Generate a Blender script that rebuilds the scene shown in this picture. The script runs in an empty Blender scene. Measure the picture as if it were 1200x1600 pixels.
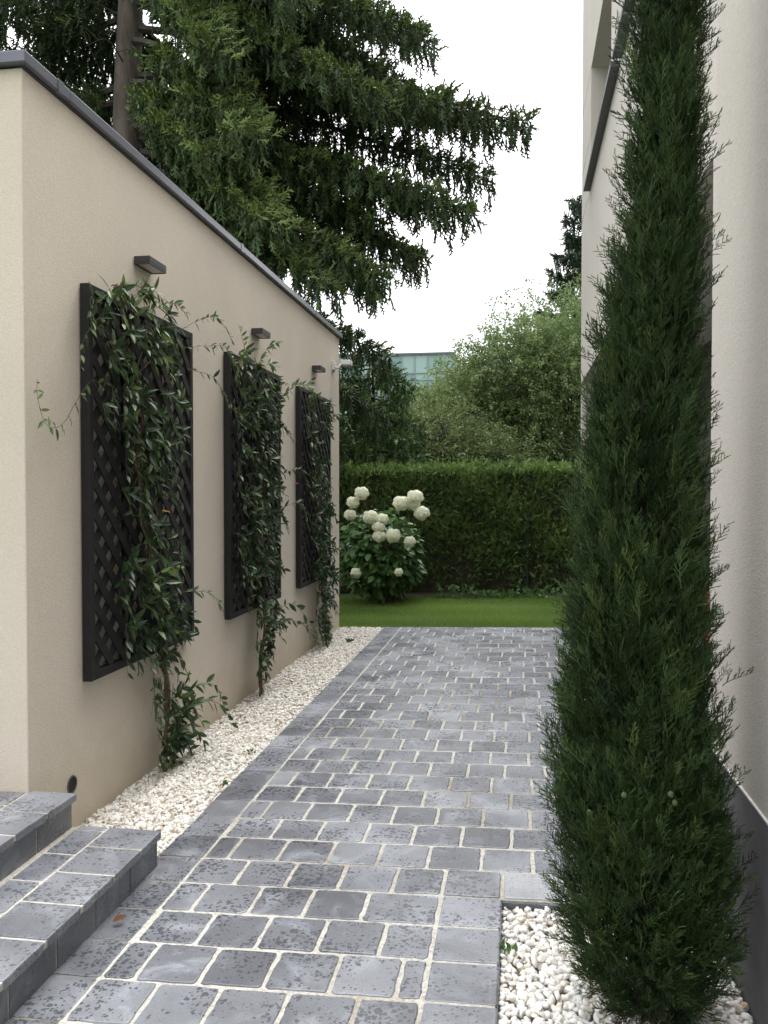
import bpy, math, random
import numpy as np

sc = bpy.context.scene
R = math.radians
rng = np.random.default_rng(11)
random.seed(5)

# ------------------------------------------------------------------ camera, sky, sun, exposure
cam_d = bpy.data.cameras.new('camera')
cam = bpy.data.objects.new('camera', cam_d)
sc.collection.objects.link(cam)
cam.location = (0, 0, 1.55)
cam.rotation_euler = (R(90 - 1.351), 0, R(8.865))
cam_d.sensor_fit = 'AUTO'
cam_d.sensor_width = 36
cam_d.lens = 1340 / 1600 * 36
cam_d.clip_start = 0.05
cam_d.clip_end = 2000
sc.camera = cam

SUN_EL, SUN_AZ = 66, 14          # azimuth clockwise from +Y: high, ahead and to the right, behind cloud
world = bpy.data.worlds.new('World')
sc.world = world
world.use_nodes = True
nt = world.node_tree
nt.nodes.clear()
sky = nt.nodes.new('ShaderNodeTexSky')
sky.sky_type = 'NISHITA'
sky.sun_disc = False
sky.sun_elevation = R(SUN_EL)
sky.sun_rotation = R(SUN_AZ)
sky.air_density = 1.0
sky.dust_density = 6.0
sky.ozone_density = 1.0
hs = nt.nodes.new('ShaderNodeHueSaturation')
hs.inputs['Saturation'].default_value = 0.06
mx = nt.nodes.new('ShaderNodeMix')          # closed cloud deck: an even pale grey over the clear-sky gradient
mx.data_type = 'RGBA'
mx.inputs[0].default_value = 0.8
mx.inputs[7].default_value = (10.5, 10.6, 10.9, 1)
bg = nt.nodes.new('ShaderNodeBackground')
bg.inputs['Strength'].default_value = 0.11
wo = nt.nodes.new('ShaderNodeOutputWorld')
nt.links.new(sky.outputs[0], hs.inputs['Color'])
nt.links.new(hs.outputs[0], mx.inputs[6])
# overcast sky: about three times as bright overhead as at the horizon
tcw = nt.nodes.new('ShaderNodeTexCoord')
sxw = nt.nodes.new('ShaderNodeSeparateXYZ')
mrw = nt.nodes.new('ShaderNodeMapRange')
mrw.inputs['From Min'].default_value = 0.0; mrw.inputs['From Max'].default_value = 1.0
mrw.inputs['To Min'].default_value = 0.62; mrw.inputs['To Max'].default_value = 1.75
mlw = nt.nodes.new('ShaderNodeVectorMath'); mlw.operation = 'SCALE'
nt.links.new(tcw.outputs['Generated'], sxw.inputs[0])
nt.links.new(sxw.outputs['Z'], mrw.inputs['Value'])
mry = nt.nodes.new('ShaderNodeMapRange')
mry.inputs['From Min'].default_value = -1.0; mry.inputs['From Max'].default_value = 1.0
mry.inputs['To Min'].default_value = 1.05; mry.inputs['To Max'].default_value = 1.3
nt.links.new(sxw.outputs['Y'], mry.inputs['Value'])
mlz = nt.nodes.new('ShaderNodeMath'); mlz.operation = 'MULTIPLY'
nt.links.new(mrw.outputs[0], mlz.inputs[0]); nt.links.new(mry.outputs[0], mlz.inputs[1])
nt.links.new(mx.outputs[2], mlw.inputs[0]); nt.links.new(mlz.outputs[0], mlw.inputs['Scale'])
nt.links.new(mlw.outputs[0], bg.inputs[0])
nt.links.new(bg.outputs[0], wo.inputs[0])

sun_d = bpy.data.lights.new('sun', 'SUN')
sun_d.energy = 1.5
sun_d.angle = R(28)
sun_d.color = (1.0, 0.975, 0.94)
sun = bpy.data.objects.new('sun', sun_d)
sc.collection.objects.link(sun)
sun.rotation_euler = (R(90 - SUN_EL), 0, R(180 - SUN_AZ))
sun.location = (-6, -8, 14)

sc.view_settings.view_transform = 'Standard'
sc.view_settings.look = 'None'
sc.view_settings.exposure = 0.68
sc.view_settings.gamma = 1.0
sc.view_settings.use_curve_mapping = False
sc.render.engine = 'CYCLES'
sc.cycles.max_bounces = 12
sc.cycles.diffuse_bounces = 8
sc.cycles.transparent_max_bounces = 8
sc.cycles.use_denoising = True
sc.cycles.denoiser = 'OPENIMAGEDENOISE'
sc.cycles.denoising_input_passes = 'RGB_ALBEDO_NORMAL'
sc.cycles.denoising_prefilter = 'NONE'

# ------------------------------------------------------------------ helpers
def link(o):
    sc.collection.objects.link(o)
    return o

def tag(o, label=None, cat=None, group=None, kind=None):
    if label: o['label'] = label
    if cat: o['category'] = cat
    if group: o['group'] = group
    if kind: o['kind'] = kind
    return o

def empty(name, loc, label, cat, group=None):
    o = bpy.data.objects.new(name, None)
    o.empty_display_size = 0.1
    o.location = loc
    link(o)
    return tag(o, label, cat, group)

def wloc(o):
    v = np.zeros(3)
    while o is not None:
        v = v + np.array(o.location)
        o = o.parent
    return v

class MB:
    """collects geometry in world coordinates; build() makes ONE mesh object"""
    def __init__(self):
        self.v, self.f, self.m, self.t, self.n = [], [], [], [], 0
    def add(self, verts, faces, mat=0, tint=0.5):
        verts = np.asarray(verts, float).reshape(-1, 3)
        faces = np.asarray(faces, int)
        self.f.append(faces + self.n)
        self.m.append(np.full(len(faces), mat, int))
        t = np.asarray(tint, float)
        self.t.append(np.full(len(verts), float(t)) if t.ndim == 0 else t)
        self.v.append(verts)
        self.n += len(verts)
    def box(self, x0, x1, y0, y1, z0, z1, mat=0, tint=0.5):
        v = [(x0,y0,z0),(x1,y0,z0),(x1,y1,z0),(x0,y1,z0),(x0,y0,z1),(x1,y0,z1),(x1,y1,z1),(x0,y1,z1)]
        self.add(v, [(0,3,2,1),(4,5,6,7),(0,1,5,4),(1,2,6,5),(2,3,7,6),(3,0,4,7)], mat, tint)
    def tube(self, pts, radii, n=6, mat=0, tint=0.5, cap=True):
        pts = np.asarray(pts, float)
        radii = np.broadcast_to(np.asarray(radii, float), (len(pts),))
        tang = np.gradient(pts, axis=0)
        tang /= np.linalg.norm(tang, axis=1, keepdims=True) + 1e-9
        ref = np.array((0.31, 0.17, 0.93)) if abs(tang[0][2]) < 0.9 else np.array((1.0, 0.1, 0.05))
        a = np.cross(ref, tang); a /= np.linalg.norm(a, axis=1, keepdims=True) + 1e-9
        b = np.cross(tang, a)
        th = np.linspace(0, 2*np.pi, n, endpoint=False)
        ring = (np.cos(th)[None,:,None]*a[:,None,:] + np.sin(th)[None,:,None]*b[:,None,:]) * radii[:,None,None]
        v = (pts[:,None,:] + ring).reshape(-1, 3)
        k = len(pts)
        f = [(i*n+j, i*n+(j+1) % n, (i+1)*n+(j+1) % n, (i+1)*n+j) for i in range(k-1) for j in range(n)]
        self.add(v, f, mat, tint)
        if cap and n in (3, 4):
            self.add(v[-n:], [tuple(range(n))], mat, tint)
        elif cap:
            for s, e in ((0, 0), (k-1, 1)):
                c = np.vstack([v[s*n:(s+1)*n], pts[s][None]])
                self.add(c, [((j+1) % n, j, n) if e == 0 else (j, (j+1) % n, n) for j in range(n)], mat, tint)
    def inst(self, proto, pos, rot, scale, tint=None, mat=0):
        """many transformed copies of a small prototype"""
        pv, pf = proto
        n = len(pos)
        if n == 0: return
        scale = np.asarray(scale, float)
        if scale.ndim == 1: scale = scale[:, None, None]
        else: scale = scale[:, None, :]
        v = np.einsum('nij,nkj->nki', rot, pv[None] * scale) + pos[:, None, :]
        f = (pf[None] + (np.arange(n) * len(pv))[:, None, None]).reshape(-1, pf.shape[1])
        t = np.repeat(np.full(n, .5) if tint is None else tint, len(pv))
        self.add(v.reshape(-1, 3), f, mat, t)
    def build(self, name, mats, parent=None, smooth=False, bevel=0):
        if not isinstance(mats, (list, tuple)): mats = [mats]
        v = np.vstack(self.v)
        off = wloc(parent) if parent is not None else np.zeros(3)
        me = bpy.data.meshes.new(name)
        me.vertices.add(len(v))
        me.vertices.foreach_set('co', (v - off).astype(np.float32).ravel())
        tot = np.concatenate([np.full(len(f), f.shape[1]) for f in self.f])
        loops = np.concatenate([f.ravel() for f in self.f])
        me.loops.add(len(loops))
        me.loops.foreach_set('vertex_index', loops.astype(np.int32))
        me.polygons.add(len(tot))
        me.polygons.foreach_set('loop_start', np.concatenate([[0], np.cumsum(tot)[:-1]]).astype(np.int32))
        me.polygons.foreach_set('loop_total', tot.astype(np.int32))
        for m in mats: me.materials.append(m)
        me.polygons.foreach_set('material_index', np.concatenate(self.m).astype(np.int32))
        me.update(calc_edges=True)
        at = me.attributes.new('tint', 'FLOAT', 'POINT')
        at.data.foreach_set('value', np.concatenate(self.t).astype(np.float32))
        me.polygons.foreach_set('use_smooth', np.full(len(tot), smooth))
        me.validate()
        o = bpy.data.objects.new(name, me)
        if parent is not None: o.parent = parent
        link(o)
        if bevel:
            b = o.modifiers.new('bevel', 'BEVEL')
            b.width = bevel; b.segments = 2; b.limit_method = 'ANGLE'
        return o

def nrm(a): return a / (np.linalg.norm(a, axis=-1, keepdims=True) + 1e-9)

def frames(d, roll=None, up=(0, 0, 1)):
    """rotation matrices whose +Z column is d and whose +Y column leans to `up`, rolled about d"""
    d = nrm(np.asarray(d, float))
    u = np.broadcast_to(np.asarray(up, float), d.shape)
    x = np.cross(u, d)
    bad = np.linalg.norm(x, axis=1) < 1e-3
    x[bad] = (1, 0, 0)
    x = nrm(x)
    y = np.cross(d, x)
    if roll is not None:
        c, s = np.cos(roll)[:, None], np.sin(roll)[:, None]
        x, y = c*x + s*y, -s*x + c*y
    return np.stack([x, y, d], axis=2)

def rdir(n):
    return nrm(rng.normal(size=(n, 3)))

def curve(pts, n):
    """smooth curve through points (Catmull-Rom)"""
    p = np.asarray(pts, float)
    p = np.vstack([2*p[0]-p[1], p, 2*p[-1]-p[-2]])
    out = []
    segs = len(p) - 3
    for t in np.linspace(0, segs - 1e-6, n):
        i = int(t); s = t - i
        a, b, c, d = p[i], p[i+1], p[i+2], p[i+3]
        out.append(0.5*((2*b) + (c-a)*s + (2*a-5*b+4*c-d)*s*s + (3*b-a-3*c+d)*s**3))
    return np.array(out)

# ------------------------------------------------------------------ materials
def newmat(name):
    m = bpy.data.materials.new(name)
    m.use_nodes = True
    n = m.node_tree.nodes
    return m, n, m.node_tree.links, n['Principled BSDF']

def N(n, typ, **kw):
    o = n.new(typ)
    for k, v in kw.items():
        if k in o.inputs: o.inputs[k].default_value = v
        else: setattr(o, k, v)
    return o

def ramp(n, stops, interp='LINEAR'):
    r = n.new('ShaderNodeValToRGB')
    cr = r.color_ramp
    cr.interpolation = interp
    while len(cr.elements) < len(stops): cr.elements.new(0.5)
    for e, (p, c) in zip(cr.elements, stops):
        e.position = p; e.color = (*c, 1) if len(c) == 3 else c
    return r

def mixc(n, l, fac, a, b, blend='MIX'):
    x = n.new('ShaderNodeMix'); x.data_type = 'RGBA'; x.blend_type = blend
    for i, s in ((0, fac), (6, a), (7, b)):
        if hasattr(s, 'is_output'): l.new(s, x.inputs[i])
        elif i == 0: x.inputs[0].default_value = s
        else: x.inputs[i].default_value = (*s, 1)
    return x.outputs[2]

def plain(name, col, rough=0.6, metal=0.0, noise=0.15, scale=30, bump=0.0, bscale=200):
    m, n, l, b = newmat(name)
    tc = n.new('ShaderNodeTexCoord')
    nz = N(n, 'ShaderNodeTexNoise', Scale=scale, Detail=4.0)
    l.new(tc.outputs['Object'], nz.inputs['Vector'])
    r = ramp(n, [(0.3, tuple(c*(1-noise) for c in col)), (0.7, tuple(min(1, c*(1+noise)) for c in col))])
    l.new(nz.outputs['Fac'], r.inputs[0]); l.new(r.outputs[0], b.inputs['Base Color'])
    b.inputs['Roughness'].default_value = rough
    b.inputs['Metallic'].default_value = metal
    if bump:
        n2 = N(n, 'ShaderNodeTexNoise', Scale=bscale, Detail=3.0)
        l.new(tc.outputs['Object'], n2.inputs['Vector'])
        bp = N(n, 'ShaderNodeBump', Strength=bump, Distance=0.004)
        l.new(n2.outputs['Fac'], bp.inputs['Height']); l.new(bp.outputs[0], b.inputs['Normal'])
    return m

def stucco(name, col, var=0.065):
    m, n, l, b = newmat(name)
    tc = n.new('ShaderNodeTexCoord')
    mp = n.new('ShaderNodeMapping'); mp.inputs['Scale'].default_value = (1, 0.55, 1.3)
    l.new(tc.outputs['Object'], mp.inputs['Vector'])
    big = N(n, 'ShaderNodeTexNoise', Scale=0.9, Detail=5.0)
    l.new(tc.outputs['Object'], big.inputs['Vector'])
    fine = N(n, 'ShaderNodeTexNoise', Scale=110.0, Detail=4.0, Roughness=0.7)
    l.new(mp.outputs[0], fine.inputs['Vector'])
    r = ramp(n, [(0.3, tuple(c*(1-var) for c in col)), (0.7, tuple(c*(1+var) for c in col))])
    l.new(big.outputs['Fac'], r.inputs[0])
    r2 = ramp(n, [(0.35, (0.90, 0.90, 0.90)), (0.65, (1.05, 1.05, 1.05))])
    l.new(fine.outputs['Fac'], r2.inputs[0])
    c = mixc(n, l, 1.0, r.outputs[0], r2.outputs[0], 'MULTIPLY')
    # splash dirt near the ground, broken up by noise
    sx = n.new('ShaderNodeSeparateXYZ'); l.new(tc.outputs['Object'], sx.inputs[0])
    dn = N(n, 'ShaderNodeTexNoise', Scale=6.0, Detail=6.0)
    l.new(tc.outputs['Object'], dn.inputs['Vector'])
    ma = n.new('ShaderNodeMath'); ma.operation = 'MULTIPLY_ADD'
    l.new(dn.outputs['Fac'], ma.inputs[0]); ma.inputs[1].default_value = -0.5; l.new(sx.outputs['Z'], ma.inputs[2])
    r3 = ramp(n, [(0.0, (1, 1, 1)), (0.42, (0, 0, 0))])
    ma2 = n.new('ShaderNodeMath'); ma2.operation = 'ADD'; ma2.inputs[1].default_value = 0.22
    l.new(ma.outputs[0], ma2.inputs[0]); l.new(ma2.outputs[0], r3.inputs[0])
    ml = n.new('ShaderNodeMath'); ml.operation = 'MULTIPLY'; ml.inputs[1].default_value = 0.32
    l.new(r3.outputs[0], ml.inputs[0])
    c = mixc(n, l, ml.outputs[0], c, (0.3, 0.24, 0.13))
    l.new(c, b.inputs['Base Color'])
    b.inputs['Roughness'].default_value = 0.92
    bp = N(n, 'ShaderNodeBump', Strength=0.55, Distance=0.004)
    l.new(fine.outputs['Fac'], bp.inputs['Height']); l.new(bp.outputs[0], b.inputs['Normal'])
    return m

def stone(name, lo, hi, spots=1.0):
    """blue-grey limestone: per-stone tone, pale mineral veils, dark rain drops"""
    m, n, l, b = newmat(name)
    tc = n.new('ShaderNodeTexCoord')
    ge = n.new('ShaderNodeNewGeometry')
    r = ramp(n, [(0.0, lo), (0.5, tuple((a+c)/2 for a, c in zip(lo, hi))), (1.0, hi)])
    l.new(ge.outputs['Random Per Island'], r.inputs[0])
    veil = N(n, 'ShaderNodeTexNoise', Scale=5.0, Detail=7.0, Roughness=0.62, Distortion=1.2)
    l.new(tc.outputs['Object'], veil.inputs['Vector'])
    rv = ramp(n, [(0.5, (0, 0, 0)), (0.75, (0.75, 0.75, 0.75))])
    l.new(veil.outputs['Fac'], rv.inputs[0])
    c = mixc(n, l, rv.outputs[0], r.outputs[0], (0.38, 0.40, 0.45))
    dark = N(n, 'ShaderNodeTexNoise', Scale=2.2, Detail=4.0)
    l.new(tc.outputs['Object'], dark.inputs['Vector'])
    rd = ramp(n, [(0.35, (0.66, 0.66, 0.67)), (0.6, (1.08, 1.08, 1.07))])
    l.new(dark.outputs['Fac'], rd.inputs[0])
    c = mixc(n, l, 1.0, c, rd.outputs[0], 'MULTIPLY')
    # stone painted paler towards the garden, standing in for stronger light there
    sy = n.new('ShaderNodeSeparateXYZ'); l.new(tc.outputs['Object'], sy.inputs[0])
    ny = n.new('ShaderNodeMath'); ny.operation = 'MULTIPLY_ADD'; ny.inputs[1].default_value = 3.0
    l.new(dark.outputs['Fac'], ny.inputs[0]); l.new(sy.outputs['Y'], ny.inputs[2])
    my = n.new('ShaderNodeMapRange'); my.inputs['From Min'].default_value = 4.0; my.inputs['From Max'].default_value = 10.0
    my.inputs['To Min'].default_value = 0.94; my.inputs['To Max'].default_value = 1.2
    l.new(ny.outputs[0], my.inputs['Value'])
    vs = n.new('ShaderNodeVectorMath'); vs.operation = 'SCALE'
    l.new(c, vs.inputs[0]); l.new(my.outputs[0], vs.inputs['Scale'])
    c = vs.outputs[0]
    # drops of two sizes, clustered
    warp = N(n, 'ShaderNodeTexNoise', Scale=60.0, Detail=2.0)
    l.new(tc.outputs['Object'], warp.inputs['Vector'])
    wv = n.new('ShaderNodeVectorMath'); wv.operation = 'MULTIPLY_ADD'
    l.new(warp.outputs['Color'], wv.inputs[0]); wv.inputs[1].default_value = (0.018, 0.018, 0); l.new(tc.outputs['Object'], wv.inputs[2])
    clus = N(n, 'ShaderNodeTexNoise', Scale=4.0, Detail=3.0)
    l.new(tc.outputs['Object'], clus.inputs['Vector'])
    masks = []
    for s, th in ((40.0, 0.40), (80.0, 0.48)):
        vo = N(n, 'ShaderNodeTexVoronoi', Scale=s, Randomness=1.0)
        l.new(wv.outputs[0], vo.inputs['Vector'])
        sep = n.new('ShaderNodeSeparateColor'); l.new(vo.outputs['Color'], sep.inputs[0])
        t = n.new('ShaderNodeMath'); t.operation = 'MULTIPLY'; t.inputs[1].default_value = th
        tt = n.new('ShaderNodeMath'); tt.operation = 'MULTIPLY'
        l.new(sep.outputs[0], tt.inputs[0])
        cl = ramp(n, [(0.35, (0.35, 0.35, 0.35)), (0.62, (1.5, 1.5, 1.5))])
        l.new(clus.outputs['Fac'], cl.inputs[0]); l.new(cl.outputs[0], tt.inputs[1])
        l.new(tt.outputs[0], t.inputs[0])
        su = n.new('ShaderNodeMath'); su.operation = 'SUBTRACT'
        l.new(t.outputs[0], su.inputs[0]); l.new(vo.outputs['Distance'], su.inputs[1])
        st = ramp(n, [(0.0, (0, 0, 0)), (0.06, (1, 1, 1))])
        l.new(su.outputs[0], st.inputs[0])
        masks.append(st.outputs[0])
    mm = n.new('ShaderNodeMath'); mm.operation = 'MAXIMUM'
    l.new(masks[0], mm.inputs[0]); l.new(masks[1], mm.inputs[1])
    mk = n.new('ShaderNodeMath'); mk.operation = 'MULTIPLY'; mk.inputs[1].default_value = 0.72*spots
    l.new(mm.outputs[0], mk.inputs[0])
    c = mixc(n, l, mk.outputs[0], c, (0.045, 0.05, 0.06))
    gr = N(n, 'ShaderNodeTexNoise', Scale=150.0, Detail=5.0, Roughness=0.75)
    l.new(tc.outputs['Object'], gr.inputs['Vector'])
    rg = ramp(n, [(0.3, (0.70, 0.70, 0.70)), (0.7, (1.22, 1.22, 1.22))])
    l.new(gr.outputs['Fac'], rg.inputs[0])
    c = mixc(n, l, 1.0, c, rg.outputs[0], 'MULTIPLY')
    l.new(c, b.inputs['Base Color'])
    ro = n.new('ShaderNodeMath'); ro.operation = 'MULTIPLY_ADD'
    l.new(mm.outputs[0], ro.inputs[0]); ro.inputs[1].default_value = -0.14; ro.inputs[2].default_value = 0.36
    l.new(ro.outputs[0], b.inputs['Roughness'])
    b.inputs['Specular IOR Level'].default_value = 0.8
    ad = n.new('ShaderNodeMath'); ad.operation = 'MULTIPLY_ADD'
    l.new(veil.outputs['Fac'], ad.inputs[0]); ad.inputs[1].default_value = 1.6; l.new(gr.outputs['Fac'], ad.inputs[2])
    bp = N(n, 'ShaderNodeBump', Strength=0.35, Distance=0.004)
    l.new(ad.outputs[0], bp.inputs['Height']); l.new(bp.outputs[0], b.inputs['Normal'])
    return m

def foliage(name, dark, mid, light, rough=0.5, trans=0.25, spec=0.4):
    """leaf tone from each leaf's own tint, with some light passing through"""
    m, n, l, b = newmat(name)
    at = n.new('ShaderNodeAttribute'); at.attribute_name = 'tint'
    r = ramp(n, [(0.0, dark), (0.55, mid), (1.0, light)])
    l.new(at.outputs['Fac'], r.inputs[0])
    l.new(r.outputs[0], b.inputs['Base Color'])
    b.inputs['Roughness'].default_value = rough
    b.inputs['Specular IOR Level'].default_value = spec
    if trans:
        tr = n.new('ShaderNodeBsdfTranslucent')
        g = n.new('ShaderNodeHueSaturation'); g.inputs['Value'].default_value = 1.2; g.inputs['Hue'].default_value = 0.49
        l.new(r.outputs[0], g.inputs['Color']); l.new(g.outputs[0], tr.inputs[0])
        ms = n.new('ShaderNodeMixShader'); ms.inputs[0].default_value = trans
        l.new(b.outputs[0], ms.inputs[1]); l.new(tr.outputs[0], ms.inputs[2])
        l.new(ms.outputs[0], n['Material Output'].inputs['Surface'])
    return m

def pebble_mat(name, stops):
    m, n, l, b = newmat(name)
    tc = n.new('ShaderNodeTexCoord'); ge = n.new('ShaderNodeNewGeometry')
    r = ramp(n, stops)
    l.new(ge.outputs['Random Per Island'], r.inputs[0])
    nz = N(n, 'ShaderNodeTexNoise', Scale=90.0, Detail=4.0)
    l.new(tc.outputs['Object'], nz.inputs['Vector'])
    r2 = ramp(n, [(0.3, (0.82, 0.8, 0.77)), (0.6, (1.04, 1.04, 1.04))])
    l.new(nz.outputs['Fac'], r2.inputs[0])
    c = mixc(n, l, 1.0, r.outputs[0], r2.outputs[0], 'MULTIPLY')
    l.new(c, b.inputs['Base Color'])
    b.inputs['Roughness'].default_value = 0.6
    return m

def bark(name, lo, hi, scale=9):
    m, n, l, b = newmat(name)
    tc = n.new('ShaderNodeTexCoord')
    mp = n.new('ShaderNodeMapping'); mp.inputs['Scale'].default_value = (1, 1, 0.22)
    l.new(tc.outputs['Object'], mp.inputs['Vector'])
    nz = N(n, 'ShaderNodeTexNoise', Scale=scale, Detail=8.0, Roughness=0.7)
    l.new(mp.outputs[0], nz.inputs['Vector'])
    r = ramp(n, [(0.35, lo), (0.65, hi)])
    l.new(nz.outputs['Fac'], r.inputs[0]); l.new(r.outputs[0], b.inputs['Base Color'])
    b.inputs['Roughness'].default_value = 0.9
    bp = N(n, 'ShaderNodeBump', Strength=0.9, Distance=0.02)
    l.new(nz.outputs['Fac'], bp.inputs['Height']); l.new(bp.outputs[0], b.inputs['Normal'])
    return m

M = {}
M['stucco'] = stucco('cream_stucco', (0.645, 0.58, 0.485))
M['stucco_house'] = stucco('pale_stucco', (0.60, 0.562, 0.505), 0.04)
M['zinc'] = plain('grey_zinc', (0.13, 0.137, 0.162), 0.27, 0.5, 0.12, 3)
M['alu'] = plain('anthracite_aluminium', (0.055, 0.058, 0.066), 0.45, 0.2, 0.1, 12)
M['lattice'] = plain('dark_stained_wood', (0.0085, 0.0083, 0.009), 0.7, 0, 0.35, 40, 0.3, 120)
M['lamp'] = plain('lamp_anthracite', (0.045, 0.045, 0.05), 0.45, 0.2, 0.06, 20)
M['diffuser'] = plain('frosted_diffuser', (0.45, 0.43, 0.37), 0.4, 0, 0.03, 20)
M['white'] = plain('white_plastic', (0.72, 0.72, 0.70), 0.4, 0, 0.03, 20)
M['lens'] = plain('grey_lens', (0.35, 0.36, 0.37), 0.15, 0, 0.03, 20)
M['hole'] = plain('pipe_dark', (0.012, 0.011, 0.010), 0.8)
M['pvc'] = plain('pipe_plastic', (0.10, 0.085, 0.07), 0.6)
M['plinth'] = plain('grey_plinth_render', (0.13, 0.13, 0.14), 0.9, 0, 0.12, 12, 0.6, 260)
M['strip'] = plain('drip_profile', (0.6, 0.58, 0.55), 0.5)
M['groove'] = plain('render_groove', (0.25, 0.23, 0.20), 0.9)
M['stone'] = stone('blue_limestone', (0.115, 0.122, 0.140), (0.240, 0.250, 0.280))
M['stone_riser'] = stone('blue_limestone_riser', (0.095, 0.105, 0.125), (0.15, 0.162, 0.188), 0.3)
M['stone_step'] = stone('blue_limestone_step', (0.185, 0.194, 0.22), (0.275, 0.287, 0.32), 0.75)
def mortar():
    m, n, l, b = newmat('sandy_joint')
    tc = n.new('ShaderNodeTexCoord')
    a = N(n, 'ShaderNodeTexNoise', Scale=1.3, Detail=5.0); c = N(n, 'ShaderNodeTexNoise', Scale=70.0, Detail=5.0, Roughness=0.75)
    for q in (a, c): l.new(tc.outputs['Object'], q.inputs['Vector'])
    r = ramp(n, [(0.33, (0.34, 0.305, 0.245)), (0.47, (0.54, 0.52, 0.465)), (0.7, (0.62, 0.605, 0.56))])
    l.new(a.outputs['Fac'], r.inputs[0])
    r2 = ramp(n, [(0.3, (0.5, 0.47, 0.42)), (0.55, (1, 1, 1)), (0.8, (1.1, 1.1, 1.1))])
    l.new(c.outputs['Fac'], r2.inputs[0])
    l.new(mixc(n, l, 1.0, r.outputs[0], r2.outputs[0], 'MULTIPLY'), b.inputs['Base Color'])
    b.inputs['Roughness'].default_value = 0.95
    bp = N(n, 'ShaderNodeBump', Strength=0.9, Distance=0.006)
    l.new(c.outputs['Fac'], bp.inputs['Height']); l.new(bp.outputs[0], b.inputs['Normal'])
    return m
M['mortar'] = mortar()
M['old_joint'] = plain('dirty_joint', (0.23, 0.205, 0.165), 0.95, 0, 0.35, 12, 0.7, 140)
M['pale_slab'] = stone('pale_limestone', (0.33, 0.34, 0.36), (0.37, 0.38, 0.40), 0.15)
M['pebble'] = pebble_mat('white_marble_chips', [(0.0, (0.74, 0.72, 0.68)), (0.55, (0.80, 0.79, 0.76)), (0.75, (0.70, 0.65, 0.57)), (0.9, (0.58, 0.50, 0.41)), (0.96, (0.5, 0.5, 0.5)), (1.0, (0.36, 0.26, 0.19))])
M['pebble2'] = pebble_mat('white_round_pebbles', [(0.0, (0.76, 0.75, 0.72)), (0.7, (0.82, 0.81, 0.79)), (0.88, (0.70, 0.64, 0.53)), (0.97, (0.55, 0.54, 0.53)), (1.0, (0.55, 0.42, 0.26))])
M['subgravel'] = plain('gravel_base', (0.36, 0.33, 0.28), 0.95, 0, 0.4, 60)
M['soil'] = plain('soil', (0.045, 0.035, 0.025), 0.95, 0, 0.4, 8, 1.0, 60)
M['lawn'] = plain('lawn_soil', (0.05, 0.085, 0.02), 0.95, 0, 0.3, 3)
M['glass'] = plain('dark_glass', (0.012, 0.014, 0.016), 0.04, 0, 0.05, 4)
M['steel'] = plain('green_steel', (0.010, 0.022, 0.015), 0.9)
M['orange'] = plain('orange_fabric', (0.62, 0.10, 0.025), 0.8, 0, 0.08, 30)
M['bark_spruce'] = bark('spruce_bark', (0.055, 0.045, 0.036), (0.14, 0.115, 0.095))
M['bark_dark'] = bark('dark_bark', (0.025, 0.02, 0.015), (0.07, 0.058, 0.045))
M['stem'] = bark('vine_stem', (0.07, 0.05, 0.03), (0.19, 0.13, 0.08), 40)
M['cypress'] = foliage('cypress_leaf', (0.018, 0.038, 0.012), (0.050, 0.096, 0.028), (0.140, 0.20, 0.052), 0.55, 0.2, 0.3)
M['cone'] = plain('green_cone', (0.055, 0.085, 0.03), 0.6)
M['drytwig'] = bark('dry_twig', (0.09, 0.055, 0.035), (0.2, 0.13, 0.085), 30)
M['spruce'] = foliage('spruce_needles', (0.022, 0.040, 0.016), (0.060, 0.098, 0.034), (0.160, 0.23, 0.066), 0.6, 0.15, 0.25)
M['spruce2'] = foliage('young_spruce_needles', (0.03, 0.065, 0.022), (0.06, 0.12, 0.035), (0.12, 0.2, 0.06), 0.6, 0.15, 0.25)
M['pine'] = foliage('pine_needles', (0.014, 0.03, 0.018), (0.028, 0.052, 0.028), (0.05, 0.085, 0.04), 0.6, 0.1, 0.25)
M['hedge'] = foliage('thuja_leaf', (0.06, 0.112, 0.034), (0.135, 0.215, 0.064), (0.24, 0.35, 0.105), 0.6, 0.15, 0.25)
M['hedgecore'] = plain('hedge_twigs', (0.03, 0.026, 0.014), 0.95, 0, 0.4, 9)
M['birch'] = foliage('light_green_leaf', (0.078, 0.130, 0.044), (0.150, 0.220, 0.078), (0.25, 0.335, 0.13), 0.5, 0.3, 0.3)
M['plum'] = foliage('olive_leaf', (0.070, 0.110, 0.036), (0.135, 0.190, 0.062), (0.22, 0.285, 0.10), 0.5, 0.3, 0.3)
M['maple'] = foliage('mid_green_leaf', (0.06, 0.11, 0.034), (0.115, 0.18, 0.058), (0.20, 0.28, 0.095), 0.5, 0.3, 0.3)
M['vine'] = foliage('honeysuckle_leaf', (0.018, 0.038, 0.016), (0.042, 0.080, 0.030), (0.15, 0.23, 0.06), 0.42, 0.25, 0.4)
M['flower'] = foliage('honeysuckle_flower', (0.30, 0.05, 0.05), (0.50, 0.16, 0.06), (0.65, 0.36, 0.06), 0.6, 0.2, 0.3)
M['hydr_leaf'] = foliage('hydrangea_leaf', (0.04, 0.09, 0.026), (0.075, 0.16, 0.046), (0.13, 0.235, 0.066), 0.5, 0.25, 0.4)
M['hydr_bloom'] = foliage('hydrangea_petal', (0.66, 0.70, 0.46), (0.80, 0.81, 0.66), (0.87, 0.87, 0.80), 0.6, 0.25, 0.3)
M['grass'] = foliage('grass_blade', (0.10, 0.19, 0.034), (0.175, 0.275, 0.060), (0.27, 0.385, 0.10), 0.5, 0.3, 0.3)
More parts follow.
